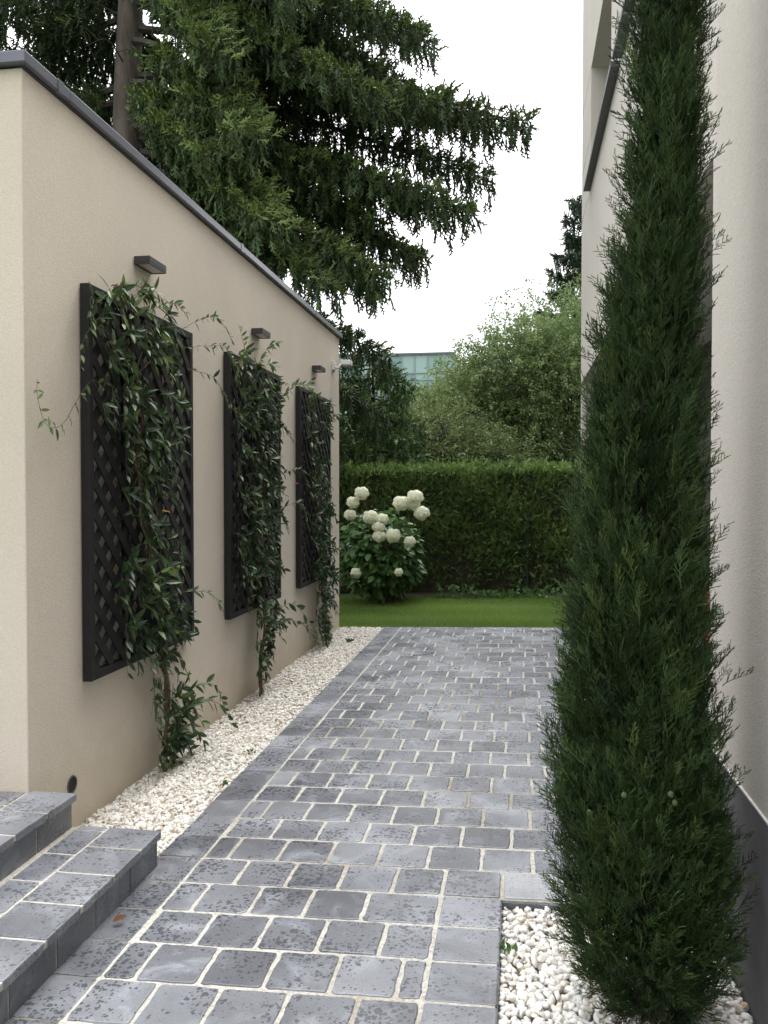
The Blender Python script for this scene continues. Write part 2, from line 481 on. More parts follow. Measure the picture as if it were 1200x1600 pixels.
M['deadleaf'] = foliage('dead_leaf', (0.12, 0.06, 0.03), (0.2, 0.10, 0.05), (0.3, 0.16, 0.08), 0.7, 0.1, 0.3)

# ------------------------------------------------------------------ setting: ground sheets
SL = 0.02                                   # the paving falls gently towards the garage
def gz(x): return SL * x
def sheet(name, x0, x1, y0, y1, dz, mat, n=1):
    b = MB()
    b.add([(x0, y0, gz(x0)+dz), (x1, y0, gz(x1)+dz), (x1, y1, gz(x1)+dz), (x0, y1, gz(x0)+dz)], [(0, 1, 2, 3)])
    return tag(b.build(name, mat), kind='structure')

b = MB(); b.add([(-600, -300, -0.42), (600, -300, -0.42), (600, 900, -0.42), (-600, 900, -0.42)], [(0, 1, 2, 3)])
tag(b.build('ground', M['lawn']), kind='structure')
sheet('lawn', -14, 14, 9.915, 40, -0.03, M['lawn'])
sheet('soil_bed', -2.0, 7, 12.86, 14.6, -0.015, M['soil'])
sheet('left_gravel_bed', -2.20, -1.52, 3.30, 9.905, -0.055, M['subgravel'])
sheet('right_gravel_bed', -0.07, 0.80, -2.5, 3.27, -0.06, M['subgravel'])

# ---- paving: individual tumbled setts over a sandy joint bed
def sett(b, x0, x1, y0, y1, z, th=0.03, mat=0, jit=0.003, slope=SL, rad=0.013):
    w, d = x1-x0, y1-y0
    rad = min(rad, w*.3, d*.3)
    out = []
    for cx, cy, a0 in ((x1-rad, y1-rad, 0), (x0+rad, y1-rad, 90), (x0+rad, y0+rad, 180), (x1-rad, y0+rad, 270)):
        for a in (0, 45, 90):
            t = R(a0+a)
            out.append((cx+rad*math.cos(t), cy+rad*math.sin(t)))
    # extra points on the sides so the edges are not ruler straight
    o2 = []
    k = len(out)
    for i in range(k):
        o2.append(out[i])
        if i % 3 == 2:
            p, q = out[i], out[(i+1) % k]
            for s in (0.15, 0.32, 0.5, 0.68, 0.85): o2.append((p[0]+(q[0]-p[0])*s, p[1]+(q[1]-p[1])*s))
    o = np.array(o2) + rng.normal(0, jit, (len(o2), 2))*0.5
    c = o.mean(0)
    k = len(o)
    dz = rng.normal(0, 0.0008); tx, ty = rng.normal(0, 0.0028, 2)
    def ring(s, zz):
        p = c + (o-c)*(1 - s/np.array([w/2, d/2]))
        return np.column_stack([p, zz + slope*p[:, 0] + dz + tx*(p[:, 0]-c[0]) + ty*(p[:, 1]-c[1])])
    v = np.vstack([ring(0, z-th), ring(0, z-0.005), ring(0.0015, z-0.0014), ring(0.0045, z)])
    f = [(r*k+i, r*k+(i+1) % k, (r+1)*k+(i+1) % k, (r+1)*k+i) for r in range(3) for i in range(k)]
    b.add(v, f, mat)
    cc = np.array([[c[0], c[1], z + slope*c[0] + dz]])
    base = b.n - k
    b.v.append(cc); b.t.append(np.array([.5])); ci = b.n; b.n += 1
    b.f.append(np.array([(base+i, base+(i+1) % k, ci) for i in range(k)])); b.m.append(np.full(k, mat, int))

pb = MB()
J = 0.0075
row, y0 = 0.2316, 2.805 - 0.2316*13
XL, XJ = -1.535, -1.338
r = 0
y = y0
while y < 9.88:
    y1 = min(y + row, 9.9)
    if y1 - y > 0.06:
        sett(pb, XL, XJ-J*0.6, y+J*0.6, y1-J*0.6, 0.0, jit=0.002, rad=0.008)           # left border course
        front = y1 < 3.30
        corner = (not front) and y < 3.30
        xr = -0.285 if (front or corner) else 0.86
        x = XJ + (0.0 if r % 2 else -0.11) + rng.normal(0, 0.012)
        while x < xr - 0.02:
            x1 = x + 0.215 + rng.normal(0, 0.005)
            a, e = max(x, XJ), min(x1, xr)
            if xr - e < 0.07: e = xr; x1 = xr
            if e - a > 0.05:
                sett(pb, a+J, e-J, y+J+rng.normal(0, .0015), y1-J+rng.normal(0, .0015), 0.0)
            x = x1
        if front:
            sett(pb, -0.285+J, -0.055, y+J*0.7, y1-J*0.7, 0.0, jit=0.002, rad=0.008)
        elif corner:
            for a, e in ((-0.285, -0.055), (-0.055, 0.235), (0.235, 0.46), (0.46, 0.69)):
                sett(pb, a+J, e-J, y+J*0.7, y1-J, 0.001, jit=0.002, rad=0.008, mat=4 if a > -.06 and a < .2 else 0)
    y = y1; r += 1
pathbed = MB()
def slab(b, x0, x1, y0, y1, dz0, dz1, mat=0):
    v = [(x, y, gz(x)+dz) for dz in (dz0, dz1) for x, y in ((x0, y0), (x1, y0), (x1, y1), (x0, y1))]
    b.add(v, [(0,3,2,1),(4,5,6,7),(0,1,5,4),(1,2,6,5),(2,3,7,6),(3,0,4,7)], mat)
slab(pb, XL+0.004, XJ-.008, -0.3, 9.895, -0.2, -0.0045, 3)
slab(pb, XJ-.0079, -0.062, -0.3, 3.262, -0.2, -0.0042, 1)
slab(pb, XJ-.0079, 0.90, 3.2622, 9.896, -0.2, -0.0042, 1)
slab(pb, -0.0618, -0.0535, -0.3, 3.2535, -0.2, -0.010, 2)
slab(pb, -0.0618, 0.695, 3.2537, 3.2618, -0.2, -0.010, 2)
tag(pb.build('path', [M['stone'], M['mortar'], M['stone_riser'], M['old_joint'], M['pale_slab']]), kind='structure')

# ------------------------------------------------------------------ gravel
def ico(sub):
    t = (1+5**.5)/2
    v = [(-1,t,0),(1,t,0),(-1,-t,0),(1,-t,0),(0,-1,t),(0,1,t),(0,-1,-t),(0,1,-t),(t,0,-1),(t,0,1),(-t,0,-1),(-t,0,1)]
    f = [(0,11,5),(0,5,1),(0,1,7),(0,7,10),(0,10,11),(1,5,9),(5,11,4),(11,10,2),(10,7,6),(7,1,8),(3,9,4),(3,4,2),(3,2,6),(3,6,8),(3,8,9),(4,9,5),(2,4,11),(6,2,10),(8,6,7),(9,8,1)]
    v = [np.array(p)/np.linalg.norm(p) for p in v]
    for _ in range(sub):
        cache, nf = {}, []
        def mid(a, c):
            k = (min(a, c), max(a, c))
            if k not in cache:
                p = v[a]+v[c]; v.append(p/np.linalg.norm(p)); cache[k] = len(v)-1
            return cache[k]
        for a, c, d in f:
            e, g, h = mid(a, c), mid(c, d), mid(d, a)
            nf += [(a, e, h), (c, g, e), (d, h, g), (e, g, h)]
        f = nf
    return np.array(v), np.array(f)

def pebble_protos(sub, k, ang):
    out = []
    v0, f0 = ico(sub)
    for _ in range(k):
        v = v0.copy()
        for _ in range(ang):                     # chop with random planes for chipped faces
            nrm_ = rdir(1)[0]; h = rng.uniform(0.55, 0.85)
            d = v @ nrm_
            v = v - np.clip(d-h, 0, None)[:, None]*nrm_
        v = v * (1 + rng.normal(0, 0.05, (len(v), 1)))
        out.append((v, f0))
    return out

def scatter_pebbles(b, x0, x1, y0, y1, sp, r0, r1, zbase, protos, mound=0.0, keep=None, extra=0.45):
    for layer, frac in ((0, 1.0), (1, extra)):
        gx, gy = np.meshgrid(np.arange(x0+sp*.5, x1, sp), np.arange(y0+sp*.5, y1, sp))
        p = np.column_stack([gx.ravel(), gy.ravel()])
        p = p[rng.random(len(p)) < frac]
        p = p + rng.uniform(-.5, .5, p.shape)*sp
        if keep is not None: p = p[keep(p)]
        n = len(p)
        rad = rng.uniform(r0, r1, n)
        p[:, 0] = np.clip(p[:, 0], x0+rad*0.8, x1-rad*0.8)
        u = np.clip((p[:, 0]-x0)/(x1-x0), 0, 1)
        z = SL*p[:, 0] + zbase + mound*np.sin(np.pi*u) + layer*r0*1.3 + rng.normal(0, r0*0.3, n) + 0.006*np.sin(p[:, 1]*5.1)*np.sin(p[:, 0]*9)
        pos = np.column_stack([p, z])
        sc3 = rad[:, None]*np.column_stack([rng.uniform(.9, 1.5, n), rng.uniform(.7, 1.05, n), rng.uniform(.5, .8, n)])
        dirs = nrm(rng.normal(0, .45, (n, 3)) + np.array([0, 0, 1.]))
        rot = frames(dirs, rng.uniform(0, 6.28, n), (0.3, 1, 0))
        which = rng.integers(0, len(protos), n)
        for k, pr in enumerate(protos):
            s = which == k
            b.inst(pr, pos[s], rot[s], sc3[s])

gb = MB()
scatter_pebbles(gb, -2.08, -1.537, 3.43, 5.6, 0.0165, 0.0085, 0.0145, -0.026, pebble_protos(1, 8, 5), 0.006)
scatter_pebbles(gb, -2.08, -1.537, 5.6, 9.9, 0.019, 0.010, 0.0155, -0.026, pebble_protos(0, 8, 3), 0.006)
tag(gb.build('left_gravel', M['pebble']), 'white crushed marble gravel between garage wall and paved path', 'gravel', kind='stuff')
gb = MB()
scatter_pebbles(gb, -0.052, 0.695, 0.6, 3.25, 0.020, 0.0095, 0.0165, -0.038, pebble_protos(1, 10, 5), 0.012)
tag(gb.build('right_gravel', M['pebble2'], smooth=True), 'larger white rounded pebbles around the foot of the cypress', 'pebbles', kind='stuff')

# ------------------------------------------------------------------ garage
WX, WY0, WY1, WZ = -2.08, 3.39, 9.91, 3.345
g = empty('garage', (-4.6, 6.65, -0.1), 'cream rendered flat-roofed garage with dark zinc roof edge, left of the path', 'garage')
b = MB(); b.box(-7.4, WX, WY0, WY1, -0.4, WZ); b.build('wall', M['stucco'], g, bevel=0.006)
b = MB()
o_ = 0.035; w_ = 0.34; z0, z1 = 3.350, 3.402
b.box(-7.4-o_, WX+o_, WY0-o_, WY0+w_, z0, z1)
b.box(-7.4-o_, WX+o_, WY1-w_, WY1+o_, z0, z1)
b.box(WX-w_, WX+o_, WY0+w_+.001, WY1-w_-.001, z0, z1)
b.box(-7.4-o_, -7.4+w_, WY0+w_+.001, WY1-w_-.001, z0, z1)
cop = b.build('roof_edge', M['zinc'], g, bevel=0.005)
b = MB()
for yy in (3.62, 6.2, 8.6):
    b = MB(); b.box(WX-w_-.002, WX+o_+.003, yy, yy+0.05, z0-.002, z1+.003)
    b.build('flashing_joint', M['zinc'], cop)
b = MB(); b.box(WX-0.03, WX+0.012, WY0+0.0, WY1, WZ+.0005, 3.3495); b.build('drip_gap', M['alu'], cop)
b = MB()
b.box(-7.4+w_+.002, WX-w_-.002, WY0+w_+.002, WY1-w_-.002, 3.30, 3.36); b.build('roof', M['zinc'], g)
b = MB()
th = np.linspace(0, 2*np.pi, 28, endpoint=False)
def ringpts(x, r, cy=3.75, cz=0.165): return np.column_stack([np.full(28, x), cy+r*np.cos(th), cz+r*np.sin(th)])
v = np.vstack([ringpts(WX-.002, .043), ringpts(WX+.005, .043), ringpts(WX+.005, .037), ringpts(WX+.0015, .036)])
b.add(v, [(r_*28+i, r_*28+(i+1) % 28, (r_+1)*28+(i+1) % 28, (r_+1)*28+i) for r_ in range(3) for i in range(28)])
pipe = b.build('drain_pipe', M['pvc'], g, smooth=False)
b = MB()
v = np.vstack([ringpts(WX+.0014, .0365), [[WX+.0014, 3.75, 0.165]]])
b.add(v, [(i, (i+1) % 28, 28) for i in range(28)]); b.build('pipe_mouth', M['hole'], pipe)

# ------------------------------------------------------------------ steps
st = empty('stone_steps', (-1.7, 1.6, -0.03), 'two blue-grey stone steps with pale joints leading up to garage front', 'steps')
ZS1, ZS2 = 0.115, 0.255
def stepcourse(b, cols, ya, yb, z, rows, offs):
    for ci, (xa, xb) in enumerate(cols):
        yy = yb
        first = True
        while yy > ya:
            h = rows*(1+rng.normal(0, .015))
            if first and offs[ci]: h = offs[ci]
            first = False
            sett(b, xa+.006, xb-.006, yy-h+.006, yy-.006, z, th=0.03, jit=0.0015, slope=0.0, rad=0.006)
            yy -= h
b = MB()
stepcourse(b, [(-1.725, -1.480), (-1.862, -1.725)], -0.6, 3.420, ZS1, 0.238, [0.20, 0.05])
b.box(-1.90, -1.54, -0.6, 3.40, ZS1-.06, ZS1-.004, 1); b.box(-1.54, -1.488, -0.6, 3.40, ZS1-.026, ZS1-.004, 1)
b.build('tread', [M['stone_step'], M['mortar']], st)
b = MB()
stepcourse(b, [(-2.085, -1.862)], -0.6, 3.415, ZS2, 0.225, [0.235])
stepcourse(b, [(-2.32, -2.085), (-2.55, -2.32), (-2.78, -2.55), (-3.0, -2.78), (-3.3, -3.0)], -0.6, 3.388, ZS2, 0.225, [0.15, .22, .15, .22, .15])
b.box(-3.3, -2.085, -0.6, 3.386, ZS2-.2, ZS2-.004, 1)
b.box(-2.085, -1.93, -0.6, 3.395, ZS2-.14, ZS2-.004, 1); b.box(-1.93, -1.872, -0.6, 3.395, ZS2-.026, ZS2-.004, 1)
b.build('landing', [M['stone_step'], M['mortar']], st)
def riser(b, x, za, zb, yb, w):
    yy = yb
    while yy > -0.6:
        h = w*(1+rng.normal(0, .02))
        b.box(x-.03, x+rng.normal(0, .001), yy-h+.005, yy-.005, za, zb-.006)
        yy -= h
    b.box(x-.05, x-.004, -0.6, yb-.002, za, zb, 1)
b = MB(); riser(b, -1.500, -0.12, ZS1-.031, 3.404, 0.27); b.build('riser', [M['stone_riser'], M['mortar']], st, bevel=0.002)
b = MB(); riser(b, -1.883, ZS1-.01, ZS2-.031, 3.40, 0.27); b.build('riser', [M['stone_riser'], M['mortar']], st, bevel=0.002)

# ------------------------------------------------------------------ trellises
def lattice_clip(p, q, y0, y1, z0, z1):
    """clip segment p-q (y,z) to the rectangle"""
    (ya, za), (yb, zb) = p, q
    t0, t1 = 0.0, 1.0
    for a, d, lo, hi in ((ya, yb-ya, y0, y1), (za, zb-za, z0, z1)):
        if abs(d) < 1e-9:
            if a < lo or a > hi: return None
        else:
            u, w = sorted(((lo-a)/d, (hi-a)/d))
            t0, t1 = max(t0, u), min(t1, w)
    if t1 - t0 < 1e-3: return None
    return (ya+(yb-ya)*t0, za+(zb-za)*t0), (ya+(yb-ya)*t1, za+(zb-za)*t1)

def make_trellis(yc, label):
    W, z0, z1 = 1.33, 0.632, 2.548
    t = empty('trellis', (WX, yc, z0), label, 'trellis', 'trellises on the garage wall')
    y0, y1 = yc-W/2, yc+W/2
    x0, x1 = WX+.006, WX+.052
    fw = 0.042
    b = MB()
    b.box(x0, x1, y0, y0+fw, z0, z1); b.box(x0, x1, y1-fw, y1, z0, z1)
    b.box(x0, x1, y0+fw, y1-fw, z0, z0+fw); b.box(x0, x1, y0+fw, y1-fw, z1-fw, z1)
    b.build('frame', M['lattice'], t, bevel=0.003)
    b = MB()
    for k in (1, 2):
        yy = y0 + W*k/3
        b.box(x0, x0+.022, yy-.022, yy+.022, z0+fw, z1-fw)
    b.build('batten', M['lattice'], t)
    b = MB()
    pitch, w = 0.15, 0.054
    ya, yb, za, zb = y0+fw, y1-fw, z0+fw, z1-fw
    H = zb-za
    for s, xx in ((1, x0+.024), (-1, x0+.034)):
        k = -20
        while k < 40:
            c = ya + k*pitch
            p = (c, za if s > 0 else zb); q = (c+H, zb if s > 0 else za)
            for sg in (lattice_clip(p, q, ya, yb, za, zb),):
                if sg:
                    (pa, pz), (qa, qz) = sg
                    n_ = np.array([-(qz-pz), qa-pa]); n_ = n_/np.linalg.norm(n_)*w/2
                    v = [(x, py+sg_*n_[0], pz_+sg_*n_[1]) for x in (xx, xx+.009) for py, pz_, sg_ in ((pa, pz, -1), (qa, qz, -1), (qa, qz, 1), (pa, pz, 1))]
                    v = [(x, min(max(yy, ya-.01), yb+.01), min(max(zz, za-.01), zb+.01)) for x, yy, zz in v]
                    b.add(v, [(0,3,2,1),(4,5,6,7),(0,1,5,4),(1,2,6,5),(2,3,7,6),(3,0,4,7)])
            k += 1
    b.build('lattice', M['lattice'], t)
    return t
TY = (4.517, 6.545, 8.555)
make_trellis(TY[0], 'dark lattice trellis nearest the stone steps, biggest in view')
make_trellis(TY[1], 'dark lattice trellis in the middle of the row, between two others')
make_trellis(TY[2], 'dark lattice trellis nearest the lawn, below the white security light')

# ------------------------------------------------------------------ wall lamps
def make_lamp(yc, label):
    L, P, H, z = 0.225, 0.095, 0.037, 2.80
    t = empty('wall_lamp', (WX, yc, z), label, 'wall lamp', 'slim lamps over the trellises')
    b = MB()
    x0, x1 = WX+.004, WX+P
    b.box(x0, x1, yc-L/2, yc+L/2, z+.004, z+H)
    b.box(x0, x0+.014, yc-L/2, yc+L/2, z-.008, z+.004)
    b.box(x1-.008, x1, yc-L/2, yc+L/2, z-.008, z+.004)
    b.box(x0+.014, x1-.008, yc-L/2, yc-L/2+.008, z-.008, z+.004)
    b.box(x0+.014, x1-.008, yc+L/2-.008, yc+L/2, z-.008, z+.004)
    b.build('lamp_body', M['lamp'], t, bevel=0.002)
    b = MB(); b.box(x0+.0145, x1-.0085, yc-L/2+.0085, yc+L/2-.0085, z-.004, z+.003)
    b.build('diffuser', M['diffuser'], t)
    b = MB(); b.box(WX, WX+.004, yc-.06, yc+.06, z-.004, z+.03); b.build('mounting_plate', M['alu'], t)
for yc, lb in ((4.56, 'flat dark wall lamp above the nearest trellis'), (6.65, 'flat dark wall lamp above the middle trellis'), (8.66, 'flat dark wall lamp above the farthest trellis')):
    make_lamp(yc, lb)

sl = empty('security_light', (WX, 9.56, 2.97), 'small white security light on bracket near far end of garage wall', 'security light')
b = MB(); b.box(WX, WX+.03, 9.51, 9.61, 2.93, 3.03); b.build('mounting_plate', M['white'], sl, bevel=0.004)
b = MB(); b.tube([(WX+.03, 9.56, 2.96), (WX+.07, 9.57, 2.955), (WX+.085, 9.585, 3.0), (WX+.12, 9.6, 3.02)], .013, 8); b.build('arm', M['white'], sl, smooth=True)
b = MB(); b.box(WX+.10, WX+.2, 9.56, 9.72, 2.99, 3.045); hd = b.build('head', M['white'], sl, bevel=0.006)
b = MB(); b.box(WX+.115, WX+.185, 9.58, 9.70, 2.975, 2.9895); b.build('lens', M['lens'], hd)
b = MB(); b.tube([(WX+.016, 9.56, 2.93), (WX+.016, 9.56, 2.895)], .008, 8); b.build('sensor', M['lens'], sl)

# ------------------------------------------------------------------ house on the right
FX, FY0, FY1 = 0.88, 3.29, 12.5
NX = 0.70
HX = 8.0
h = empty('house', (4.4, 5, 0), 'tall pale rendered house right of the path, with dark window sills', 'house')
b = MB()
HT = 8.95
LT, TY_ = 4.75, 4.95       # lower than the tall block; unseen top stepped down to light the garage wall
# near block (projects a little towards the path)
b.box(NX+.006, HX, -5.0, FY0, 0.615, 6.4)  # unseen height and rear run set to dim the near garage wall
# facade, split round its openings: loggia (y 4.2..12.3, z<3.08), window one (8.66..11.0), window two (5.0..7.5)
SZ, LZ = 5.33, 6.80
RD = 0.62
b.box(FX, HX, FY0, TY_, 3.085, LT)
b.box(FX, HX, TY_, FY1, 3.085, SZ)
b.box(FX, HX, TY_, FY1, LZ, HT)
for ya, yb in ((TY_, 5.1), (7.55, 8.66), (11.0, FY1)):
    b.box(FX, HX, ya, yb, SZ, LZ)
for ya, yb in ((5.1, 7.55), (8.66, 11.0)):
    b.box(FX+RD, HX, ya, yb, SZ, LZ)
b.box(FX, HX, FY0, 4.15, -0.3, 3.085)
b.box(FX, HX, 12.3, FY1, -0.3, 3.085)
b.box(FX+1.1, HX, 4.15, 12.3, -0.3, 3.085)
hw = b.build('wall', M['stucco_house'], h)
b = MB(); b.box(NX, HX, -5.0, FY0-.004, -0.3, 0.609); b.build('plinth', M['plinth'], h)
b = MB(); b.box(NX-.001, NX+.03, -5.0, FY0-.002, 0.6092, 0.6148); b.build('drip_profile', M['strip'], h)
b = MB()
for z in (LZ-.004, 5.98, SZ-.004):
    b.box(FX-.0015, FX+.004, TY_+.01 if z < SZ else 11.0, FY1-.0015, z, z+.007)
for s_ in b.v: pass
b.build('render_groove', M['groove'], h)
for ya, yb in ((7.92, 11.12), (4.9, 7.78)):
    b = MB(); b.box(FX-.082, FX+.003, ya, yb, SZ-.012, SZ+.042)
    b.build('window_sill', M['alu'], h, bevel=0.003)
for ya, yb in ((8.66, 11.0), (5.1, 7.55)):
    f_ = 0.06
    x = FX+RD-.06
    b = MB()
    b.box(x, x+.059, ya+.001, ya+f_, SZ+.001, LZ-.001); b.box(x, x+.059, yb-f_, yb-.001, SZ+.001, LZ-.001)
    b.box(x, x+.059, ya+f_, yb-f_, SZ+.001, SZ+f_); b.box(x, x+.059, ya+f_, yb-f_, LZ-f_, LZ-.001)
    ym = (ya+yb)/2; b.box(x, x+.059, ym-.04, ym+.04, SZ+f_, LZ-f_)
    w = b.build('window', M['alu'], h)
    b = MB(); b.box(x+.03, x+.04, ya+f_, ym-.04, SZ+f_, LZ-f_); b.box(x+.03, x+.04, ym+.04, yb-f_, SZ+f_, LZ-f_)
    b.build('glass', M['glass'], w)
# glazed doors at the back of the loggia
x = FX+1.04
ys = np.linspace(4.15, 12.3, 6)
for i in range(5):
    ya, yb = ys[i]+.004, ys[i+1]-.004
    b = MB(); f_ = .06
    b.box(x, x+.058, ya, ya+f_, 0.06, 3.08); b.box(x, x+.058, yb-f_, yb, 0.06, 3.08)
    b.box(x, x+.058, ya+f_, yb-f_, 0.06, 0.14); b.box(x, x+.058, ya+f_, yb-f_, 3.0, 3.08)
    d_ = b.build('glazed_door', M['alu'], h)
    b = MB(); b.box(x+.025, x+.035, ya+f_, yb-f_, .14, 3.0); b.build('glass', M['glass'], d_)
b = MB(); b.box(FX+.001, x, 4.151, 12.299, -0.3, 0.05); b.build('loggia_floor', M['stone_riser'], h)

# orange chair in the loggia, mostly hidden by the cypress
ch = empty('chair', (1.28, 4.62, 0.05), 'orange fabric garden chair in the loggia, its corner showing beside the cypress', 'chair')
b = MB(); b.box(1.05, 1.50, 4.42, 4.84, 0.44, 0.48); b.build('seat', M['orange'], ch, bevel=0.01)
b = MB()
bk = [(1.05, 4.845, 0.50), (1.50, 4.845, 0.50), (1.53, 4.96, 1.0), (1.005, 4.96, 1.0)]
b.add([(x_, y_, z_) for x_, y_, z_ in bk] + [(x_, y_+.03, z_) for x_, y_, z_ in bk], [(0,1,2,3),(7,6,5,4),(0,4,5,1),(1,5,6,2),(2,6,7,3),(3,7,4,0)])
b.build('backrest', M['orange'], ch, bevel=0.006)
for lx, ly in ((1.07, 4.44), (1.48, 4.44), (1.07, 4.82), (1.48, 4.82)):
    b = MB(); b.tube([(lx, ly, .052), (lx, ly, .44)], .012, 8); b.build('leg', M['alu'], ch)

# ------------------------------------------------------------------ distant office building
off = empty('office_building', (-8.0, 62, -0.4), 'distant teal glass office block showing above the trees', 'office building')
OX0, OX1, OY, OT = -14.0, -4.6, 62.0, 11.55
b = MB(); b.box(OX0, OX1, OY+.15, OY+14, -0.4, OT-.2); b.build('wall', plain('office_slab', (0.16, 0.22, 0.22), 0.5), off)
og, gn, gl, gbs = newmat('teal_curtain_glass')
ge = gn.new('ShaderNodeNewGeometry')
gr_ = ramp(gn, [(0, (0.22, 0.34, 0.335)), (0.5, (0.30, 0.42, 0.405)), (1, (0.17, 0.27, 0.28))])
gl.new(ge.outputs['Random Per Island'], gr_.inputs[0]); gl.new(gr_.outputs[0], gbs.inputs['Base Color'])
gbs.inputs['Roughness'].default_value = 0.12
b = MB()
cols = np.arange(OX0, OX1+.01, 0.94)
zs = [-0.4, 2.0, 4.2, 6.4, 8.6, 9.65, 10.15, OT-.1]
for i in range(len(cols)-1):
    for k in range(len(zs)-1):
        b.box(cols[i]+.03, cols[i+1]-.03, OY+.05, OY+.12, zs[k]+.03, zs[k+1]-.03)
b.build('glass_facade', og, off)
b = MB()
for c_ in cols: b.box(c_-.045, c_+.045, OY, OY+.149, -.4, OT-.1)
for z_ in zs[1:]: b.box(OX0-.03, OX1+.03, OY-.02, OY+.148, z_-.035, z_+.035)
b.build('mullions', plain('office_frame', (0.20, 0.27, 0.28), .4), off)
b = MB(); b.box(OX0-.1, OX1+.1, OY-.1, OY+14.1, OT-.06, OT+.06); b.build('roof_edge', M['zinc'], off)
ob2 = empty('apartment_block', (-4.2, 75, -.4), 'far pinkish beige building end just right of the teal office', 'apartment block')
b = MB(); b.box(-6.3, -3.2, 75, 86, -.4, 12.3); b.build('wall', plain('pink_render', (0.52, 0.43, 0.40), .9), ob2)
b = MB(); b.box(-6.4, -3.1, 74.9, 86.1, 12.3, 12.5); b.build('roof', M['zinc'], ob2)
for xx in (-5.4, -4.2):
    b = MB(); b.box(xx-.25, xx+.25, 74.96, 75.02, 10.2, 11.7); b.build('window', M['glass'], ob2)

# ------------------------------------------------------------------ leaf and twig prototypes
def leaf_proto(w=0.36, fold=0.12, droop=0.15, nseg=4):
    """pointed leaf along +Z, length 1, face towards +Y, folded on the midrib"""
    v, f = [], []
    for i in range(nseg+1):
        t = i/nseg
        hw = w/2*math.sin(math.pi*(t**0.8)*0.98+0.03) * (1 if i not in (0, nseg) else 0.15)
        y = -droop*t*t
        v += [(-hw, y+fold*hw*2, t), (0, y, t), (hw, y+fold*hw*2, t)]
    for i in range(nseg):
        a = i*3
        f += [(a, a+1, a+4, a+3), (a+1, a+2, a+5, a+4)]
    return np.array(v, float), np.array(f)
LEAF = leaf_proto(.32)
LEAFW = leaf_proto(0.62, 0.10, 0.2)
SMALL = (np.array([(0, 0, 0), (-.3, .06, .45), (0, -.02, 1), (.3, .06, .45)], float), np.array([(0, 3, 2, 1)]))

def stick(v, f, a, b_, r0, r1):
    a, b_ = np.array(a, float), np.array(b_, float)
    d = nrm(b_-a)
    x = nrm(np.cross(d, (0.3, 0.9, 0.2))); y = np.cross(d, x)
    n0 = len(v)
    for p, r_ in ((a, r0), (b_, r1)):
        for k in range(3):
            t = 2.094*k
            v.append(p + r_*(math.cos(t)*x + math.sin(t)*y))
    for k in range(3):
        f.append((n0+k, n0+(k+1) % 3, n0+3+(k+1) % 3, n0+3+k))

def cypress_frond(seed):
    q = random.Random(seed)
    v, f = [], []
    ax = [np.array((0, 0, 0.0))]
    d = np.array((0, 0, 1.0))
    n = 7
    for i in range(n):
        d = nrm(d + np.array((q.gauss(0, .09), q.gauss(0, .09), 0)))
        ax.append(ax[-1] + d/n)
    for i in range(n): stick(v, f, ax[i], ax[i+1], .016-.0012*i, .0148-.0012*i)
    for i in range(1, n):
        for s in (-1, 1):
            if q.random() < .12: continue
            L = (0.42-0.035*i)*q.uniform(.7, 1.15)
            az = q.uniform(-.6, .6) + (0 if s > 0 else math.pi)
            out = np.array((math.cos(az), math.sin(az), 0))
            dd = nrm(out*0.62 + np.array((0, 0, 0.8)))
            p = ax[i] + (ax[i+1]-ax[i])*q.random()
            m1 = p + dd*L*.55
            m2 = m1 + nrm(dd + np.array((q.gauss(0, .1), q.gauss(0, .1), .25)))*L*.5
            stick(v, f, p, m1, .012, .0115); stick(v, f, m1, m2, .0115, .006)
            for k in range(3):
                t = q.uniform(.25, .95)
                bp = p + (m2-p)*t
                az2 = q.uniform(0, 6.28)
                e = nrm(dd + 0.7*np.array((math.cos(az2), math.sin(az2), .3)))
                stick(v, f, bp, bp + e*L*q.uniform(.25, .42), .0105, .005)
    return np.array(v), np.array(f)

def spruce_twig(seed, hang):
    """shoot along +Z with side shoots, needle-thick spindles"""
    q = random.Random(seed)
    v, f = [], []
    def spindle(a, d, L, r_):
        m = a + d*L*.4; e = a + d*L
        stick(v, f, a, m, r_*.6, r_); stick(v, f, m, e, r_, r_*.25)
    spindle(np.zeros(3), np.array((0, 0, 1.)), 1.0, .085)
    for i in range(5):
        z = .12 + .17*i
        s = -1 if i % 2 else 1
        a = q.uniform(-.5, .5)
        d = nrm(np.array((s*math.cos(a), math.sin(a), q.uniform(.7, 1.3))))
        spindle(np.array((0, 0, z)), d, q.uniform(.35, .6)*(1-.08*i), .07)
    return np.array(v), np.array(f)

def thuja_spray(seed):
    """flat fan spray in the XZ plane along +Z"""
    q = random.Random(seed)
    v, f = [], []
    def strip(a, b_, w):
        a, b_ = np.array(a), np.array(b_)
        d = nrm(b_-a); x = np.array((d[2], 0, -d[0]))*w
        n0 = len(v); v.extend([a-x*.5, a+x*.5, b_+x*.3, b_-x*.3]); f.append((n0, n0+1, n0+2, n0+3))
    strip((0, 0, 0), (0, 0, 1), .055)
    for i in range(7):
        z = .1 + .12*i
        for s in (-1, 1):
            L = (.5-.045*i)*q.uniform(.7, 1.2)
            e = (s*L*.75, q.gauss(0, .05), z+L*.7)
            strip((0, 0, z), e, .062)
            if i < 4: strip((s*L*.35, 0, z+L*.33), (s*L*.45, q.gauss(0, .05), z+L*.8), .055)
    return np.array(v, float), np.array(f)

CYP = [cypress_frond(s) for s in range(8)]
SPR = [spruce_twig(s, 0) for s in range(5)]
THU = [thuja_spray(s) for s in range(5)]

def inst_many(b, protos, pos, rot, scale, tint):
    w = rng.integers(0, len(protos), len(pos))
    for k, p in enumerate(protos):
        s = w == k
        b.inst(p, pos[s], rot[s], scale[s], tint[s])

